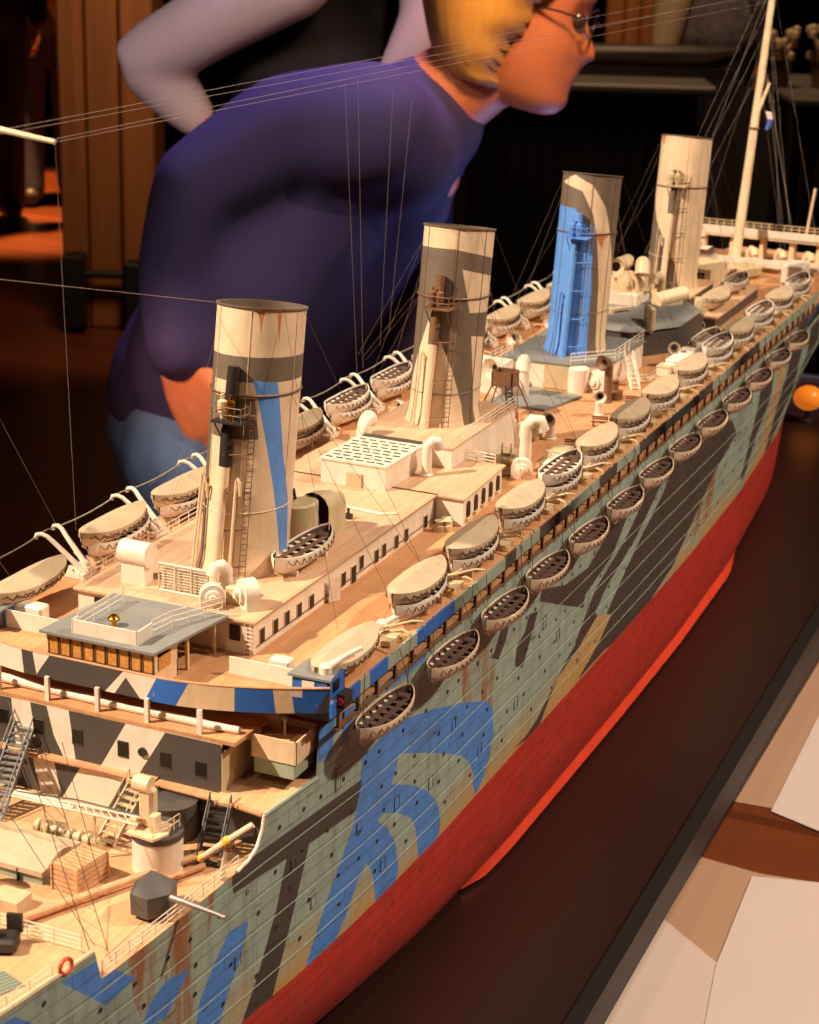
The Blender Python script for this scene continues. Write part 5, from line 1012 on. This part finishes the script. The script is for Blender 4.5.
def hair_mb(M4, low=-.07, edge=(1.0, 1.9), thick=.022, fringe=.05):
    mb = MB(); rows = []; n = 72
    for u, f, b, w in [tuple(a+(c-a)*k/2 for a, c in zip(p, q)) for p, q in zip(HP, HP[1:]) for k in (0, 1)]+[HP[-1]]:
        if u < low: continue
        lim = (edge[0]+(edge[1]-edge[0])*max(0, min(1, (fringe-u)/(fringe-low)))) if u < fringe else edge[0]*max(0, 1-(u-fringe)/.035)
        ins = head_ring(u, f, b, w, n, -.012, False); r = []
        for k in range(n):
            t = 2*PI*k/n-PI; g = thick*(1+.03*math.sin(t*31+u*14))*(1+.3*max(0, -math.cos(t))); p = head_ring(u+(.014 if u > .08 else 0), f, b, w, n, g, False)[k]; lj = lim+.03*math.sin(u*130); q = max(0, min(1, (abs(t)-lj)/.3)); p = Vector(ins[k]).lerp(Vector(p), .45+.55*q)
            r.append(tuple(M4 @ Vector(ins[k] if abs(t) < lj else p)))
        rows.append(r+[r[0]])
    mb.sheet(rows); mb.face(range(len(mb.v)-n-1, len(mb.v)-1)); mb.face(list(range(n))[::-1]); return mb
def hand_mb(mb, wrist, d, up, size=1.0, curl=.5, side=1):
    """palm, four unequal bent fingers and a thumb leaving the side of the palm; d = along the hand, up = back of the hand"""
    d = Vector(d).normalized(); up = (Vector(up)-d*d.dot(Vector(up))).normalized(); s = d.cross(up)*side; k = size; w = Vector(wrist)
    for o in (-.026, -.009, .009, .026): mb.tube([w+s*o*.6*k, w+s*o*k+d*.045*k, w+s*o*1.05*k+d*.088*k], [.015*k, .014*k, .0115*k], 8)
    for o, L in ((-.029, .062), (-.010, .073), (.010, .078), (.029, .070)):
        b = w+s*o*1.05*k+d*.086*k; a1 = curl; a2 = curl*2; e1 = d*math.cos(a1*.6)-up*math.sin(a1*.6); e2 = d*math.cos(a2*.8)-up*math.sin(a2*.8); e3 = d*math.cos(a2*1.1)-up*math.sin(a2*1.1)
        p1 = b+e1*L*.42*k; p2 = p1+e2*L*.33*k; p3 = p2+e3*L*.25*k; mb.tube([b, p1, p2, p3], [.0095*k, .0088*k, .008*k, .0065*k], 8); mb.ball(p3, .0065*k, 8)
    b = w+s*.026*k+d*.03*k; p1 = b+(s*.7+d*.6-up*.3).normalized()*.036*k; p2 = p1+(s*.25+d*.9-up*.35).normalized()*.03*k; mb.tube([w+s*.012*k+d*.01*k, b, p1, p2], [.014*k, .0135*k, .011*k, .008*k], 8); mb.ball(p2, .008*k, 8)
skin = plain('skin', (206, 122, 82), .5, 0, .06, 40); 
def down(p, h): return Vector((p.x, p.y, h))
def frame(fwd, up, at):
    f = Vector(fwd).normalized(); u = (Vector(up)-f*f.dot(Vector(up))).normalized(); s = f.cross(u)
    return Matrix(((s.x, f.x, u.x, at.x), (s.y, f.y, u.y, at.y), (s.z, f.z, u.z, at.z), (0, 0, 0, 1)))
# --- the woman leaning over to look
D = 2.5; hip = W(205, 430, D+.04); wm = thing('person', 'woman in a purple navy jumper and jeans bending forward with her short blond head low', 'person', down(hip, 0))
R_ = RH; N_ = FH
hd = W(519, 10, D); tilt = math.radians(-14); fw = R_*math.cos(tilt)+Vector((0, 0, math.sin(tilt)))-N_*.10; uph = Vector((0, 0, math.cos(tilt)))-R_*math.sin(tilt)
HM4 = frame(fw, uph, hd)
neck0, neck1 = W(430, 106, D+.02), W(490, 62, D+.01)
body = MB(); head_mb(body, HM4); limb(body, [W(395, 150, D+.03), neck0, neck1, hd-R_*.02], [.10, .066, .058, .06]); 
limb(body, [hip, W(250, 335, D+.05), W(320, 225, D+.05), W(385, 150, D+.03)], [.12, .115, .12, .1])
shR = W(372, 128, D-.13); elR = W(198, 186, D-.15); wrR = W(178, 345, D-.15); limb(body, [shR, elR, wrR], [.045, .036, .026])
shL = W(392, 140, D+.19); elL = W(420, 330, D+.22); wrL = W(400, 470, D+.16); limb(body, [shL, elL, wrL], [.045, .036, .026])
hand_mb(body, wrR+(W(184, 372, D-.14)-wrR)*.5, W(212, 420, D-.15)-wrR, -N_*.8-R_*.4, 1.2, .3, -1); hand_mb(body, wrL, Vector((0, 0, -1))+R_*.3, N_*.6+R_*.4, 1.0, .4, 1)
hl, hr_ = hip+N_*.09, hip-N_*.09
for h_, k in ((hl, .05), (hr_, -.03)):
    kn = down(h_+R_*(.10+k), .47); an = down(h_+R_*(.02+k), .07); limb(body, [h_, kn, an], [.085, .055, .038]); limb(body, [an, an+R_*.10-Vector((0, 0, .035)), an+R_*.17-Vector((0, 0, .045))], [.036, .034, .025])
blob('body', body, skin, wm, .0062, 3)
sw = MB(); limb(sw, [W(200, 392, D+.04), W(248, 330, D+.05), W(318, 225, D+.05), W(385, 150, D+.035), W(425, 118, D+.02)], [.135, .15, .145, .125, .085], 22)
limb(sw, [W(310, 200, D-.06), W(250, 275, D-.06), W(212, 370, D-.03)], [.11, .13, .12], 20); limb(sw, [W(395, 148, D-.09), W(405, 146, D+.15)], [.085, .085], 18)
limb(sw, [shR, W(285, 133, D-.13), elR, W(180, 270, D-.13), wrR], [.085, .074, .06, .056, .045], 18); limb(sw, [shL, elL, wrL], [.08, .062, .045], 18)
swm = plain('jumper_purple', (52, 44, 88), .85, 0, .25, 12, bump=.2); blob('jumper', sw, swm, wm, .010, 16)
jn = MB(); limb(jn, [hip+Vector((0, 0, .03)), hip], [.132, .14], 20)
for h_, k in ((hl, .05), (hr_, -.03)):
    kn = down(h_+R_*(.10+k), .47); an = down(h_+R_*(.02+k), .10); limb(jn, [h_, kn, an], [.105, .072, .056])
blob('jeans', jn, plain('denim', (84, 110, 150), .85, 0, .2, 60), wm, .009, 5)
build('hair', hair_mb(HM4, -.1, (1.02, 1.95), .034, .06), streaked('hair_blond', (246, 178, 80)), wm, ship=False, org=tuple(ORG[wm.name]), smooth=80)
gm = MB()
for s in (-1, 1):
    gm.tube([HM4 @ Vector((s*.034+.024*math.cos(t), .098-.012*abs(math.cos(t)*(s*math.cos(t) > 0)), .010+.017*math.sin(t))) for t in fr(0, 2*PI*.94, .37)], .0016, 5, closed=True); gm.tube([HM4 @ Vector((s*.058, .088, .014)), HM4 @ Vector((s*.076, .05, .016)), HM4 @ Vector((s*.078, -.01, .012))], .0016, 5)
gm.tube([HM4 @ Vector((-.010, .102, .012)), HM4 @ Vector((.010, .102, .012))], .0016, 5); build('glasses', gm, plain('glasses_frame', (50, 36, 40), .3), wm, ship=False, org=tuple(ORG[wm.name]))
for s in (-1, 1): build('eye', MB().ball(HM4 @ Vector((s*.033, .076, .011)), .011, 10), plain('eye', (70, 50, 44), .2), wm, ship=False)

for h_, k, in ((hl, .05), (hr_, -.03)):
    an = down(h_+R_*(.02+k), .05); mb = MB(); limb(mb, [an-R_*.03, an+R_*.12, an+R_*.19-Vector((0, 0, .01))], [.045, .047, .035]); build('shoe', mb, plain('shoe_dark', (40, 34, 34), .5), wm, ship=False, org=tuple(ORG[wm.name]))
# --- standing figures behind
def stander(label, at, fwd, height, top, trousers, arm_pose=None, topname='shirt', vest=None, stride=.0, skin_m=skin):
    f = Vector(fwd).normalized(); s = f.cross(Vector((0, 0, 1))); k = height/1.75; p0 = Vector((at.x, at.y, 0)); t = thing('person', label, 'person', p0)
    P = lambda a, b, h: p0+s*a*k+f*b*k+Vector((0, 0, h*k))
    body = MB(); H4 = frame(f, (0, 0, 1), P(0, .03, 1.63)); head_mb(body, H4); limb(body, [P(0, 0, 1.38), P(0, .01, 1.50), P(0, .02, 1.58)], [.06*k, .055*k, .055*k]); limb(body, [P(0, 0, .95), P(0, 0, 1.12), P(0, 0, 1.32)], [.13*k, .12*k, .12*k])
    cl = MB(); limb(cl, [P(-.05, 0, .96), P(0, 0, 1.12), P(0, 0, 1.3), P(0, 0, 1.42)], [.155*k, .15*k, .165*k, .09*k], 22); limb(cl, [P(.05, 0, .96), P(0, 0, 1.12)], [.155*k, .15*k], 22); limb(cl, [P(-.14, 0, 1.39), P(.14, 0, 1.39)], [.075*k, .075*k]); sl = MB()
    for q in (-1, 1):
        S_, E_, W_ = (arm_pose(q, P) if arm_pose else (P(q*.19, 0, 1.40), P(q*.24, -.03, 1.12), P(q*.23, .08, .88))); limb(body, [S_, E_, W_], [.04*k, .034*k, .025*k]); limb(sl, [S_, S_.lerp(E_, .5), E_, E_.lerp(W_, .6), W_.lerp(E_, .05)], [.078*k, .066*k, .060*k, .050*k, .040*k], 18); hand_mb(body, W_, (W_-E_), s*q, k, .4, q)
        hip_, kn, an = P(q*.09, 0, .92), P(q*.095, q*stride*.5+.02, .50), P(q*.1, q*stride, .08); limb(body, [hip_, kn, an], [.08*k, .052*k, .036*k])
    blob('body', body, skin_m, t, .0075, 3)
    if vest: blob(topname, sl, top, t, .01, 4); blob('waistcoat', cl, vest, t, .011, 5)
    else:
        n0 = len(cl.v); cl.v += sl.v; cl.f += [tuple(i+n0 for i in q) for q in sl.f]; blob(topname, cl, top, t, .011, 5)
    tr = MB(); limb(tr, [P(-.06, 0, .93), P(.06, 0, .93)], [.14*k, .14*k])
    for q in (-1, 1): limb(tr, [P(q*.09, 0, .9), P(q*.095, q*stride*.5+.02, .5), P(q*.1, q*stride, .07)], [.105*k, .08*k, .07*k])
    blob('trousers', tr, trousers, t, .011, 5)
    for q in (-1, 1): mb = MB(); limb(mb, [P(q*.1, q*stride-.05, .05), P(q*.1, q*stride+.1, .045), P(q*.1, q*stride+.17, .035)], [.045*k, .045*k, .033*k]); build('shoe', mb, plain('shoe_brown', (58, 40, 34), .5), t, ship=False, org=tuple(p0))
    build('hair', hair_mb(H4, -.03, (1.0, 1.9), .014, .05), plain('hair_dark', (50, 38, 30), .6), t, ship=False, org=tuple(p0), smooth=80); return t
D2 = 3.15; a = W(318, 100, D2+.1); f2 = R_*.35-N_*.93
sh1 = W(292, -28, D2-.12); el1 = W(146, 60, D2-.02); wr1 = W(196, 118, D2-.03)
sh2 = W(440, -70, D2+.02); el2 = W(434, 20, D2-.06); wr2 = W(372, 150, D2-.02)
stander('man in a white shirt and black waistcoat standing behind the woman, hand on his hip', a, f2, 1.62, plain('shirt_white', (208, 188, 196), .8, 0, .08, 20, bump=.1), plain('trousers_black', (20, 18, 24), .8), lambda q, P: (sh1, el1, wr1) if q > 0 else (sh2, el2, wr2), 'shirt_sleeves', plain('waistcoat_black', (14, 13, 20), .8))
stander('person in dark clothes walking past at the far left edge', W(-14, 120, 8.4), R_*.3-N_, 1.75, plain('coat_dark', (18, 17, 22), .8), plain('trousers_dark', (14, 14, 18), .8), None, 'jacket', None, .12)
stander('person in grey blue trousers and a tan coat far behind, left of the timber post', W(50, 150, 9.0), -R_*.2+N_, 1.7, plain('coat_tan', (180, 130, 84), .8), plain('trousers_grey', (70, 66, 84), .8), None, 'coat', None, .1)
cj = plain('jacket_patterned', (96, 90, 104), .8, 0, .9, 40)
stander('person in a dark patterned jacket standing by the black clothed table', W(704, 60, 8.0), R_*.4+N_, 1.7, cj, plain('trousers_navy', (26, 26, 44), .85), None, 'jacket')
# ================================================================== light
def spot(name, at, to, power, col, ang=40, size=.03, blend=.4):
    l = bpy.data.lights.new(name, 'SPOT'); l.energy = power; l.color = col; l.spot_size = math.radians(ang); l.spot_blend = blend; l.shadow_soft_size = size
    o = bpy.data.objects.new(name, l); COL.objects.link(o); o.location = at; o.rotation_euler = (Vector(to)-Vector(at)).to_track_quat('-Z', 'Y').to_euler(); return o
WARM = (1.0, .80, .60); WARM2 = (1.0, .72, .46)
spot('overhead_spot', (-1.35, -.75, 3.1), (0, .75, 1.1), 640, WARM, 48, .03)
spot('overhead_spot', (1.9, 1.5, 3.2), (.05, .75, 1.05), 330, WARM, 52, .04)
spot('overhead_spot', (.3, -1.2, 3.6), (.1, .8, 1.0), 40, WARM, 50, .06)  # weak fill lamp added ahead of the bow
spot('overhead_spot', (1.1, .9, 3.6), (.85, .7, .9), 70, (1, .84, .72), 46, .06)  # spot added for the table beside the board
spot('visitor_spot', tuple(W(380, -900, 2.55)), tuple(W(370, 120, 2.5)), 75, (.70, .46, 1.0), 60, .1)
spot('visitor_spot', tuple(W(700, -300, 1.9)+Vector((0, 0, .2))), tuple(hd), 46, (1, .6, .32), 40, .08)  # added to brighten her face and hair
spot('blue_rim_spot', tuple(W(640, 330, 2.6)), tuple(W(500, 110, 2.5)), 3.0, (.4, .45, 1.0), 90, .1)  # added bluish spot for the rim under her chin, no screen here
spot('floor_spot', tuple(down(W(20, 225, 8.8), 4.2)), tuple(W(20, 232, 8.8)), 3600, (1, .52, .17), 34, .1)
spot('post_spot', tuple(W(200, -250, 5.2)), tuple(W(110, 150, 6.4)), 70, (1, .62, .32), 60, .2)
spot('table_spot', tuple(down(W(600, 50, 5.6), 4.2)), tuple(W(650, 30, 7.2)), 330, (1, .62, .32), 50, .2)
spot('hand_fill', tuple(W(60, 330, 2.0)), tuple(W(190, 385, 2.45)), 5, (1, .5, .3), 30, .05)  # small lamp added in mid-air to brighten the hand
spot('sleeve_fill', tuple(W(-150, -200, 2.2)), tuple(W(200, 40, 3.1)), 17, (1, .78, .7), 40, .1)  # lamp added to brighten the man's white sleeve
wd = bpy.data.worlds.new('world'); SC.world = wd; wd.use_nodes = True; bg = wd.node_tree.nodes['Background']; bg.inputs[0].default_value = (.9, .6, .45, 1); bg.inputs[1].default_value = .015
SC.view_settings.view_transform = 'Standard'; SC.view_settings.look = 'None'; SC.view_settings.exposure = 0.0; SC.view_settings.gamma = 1.0
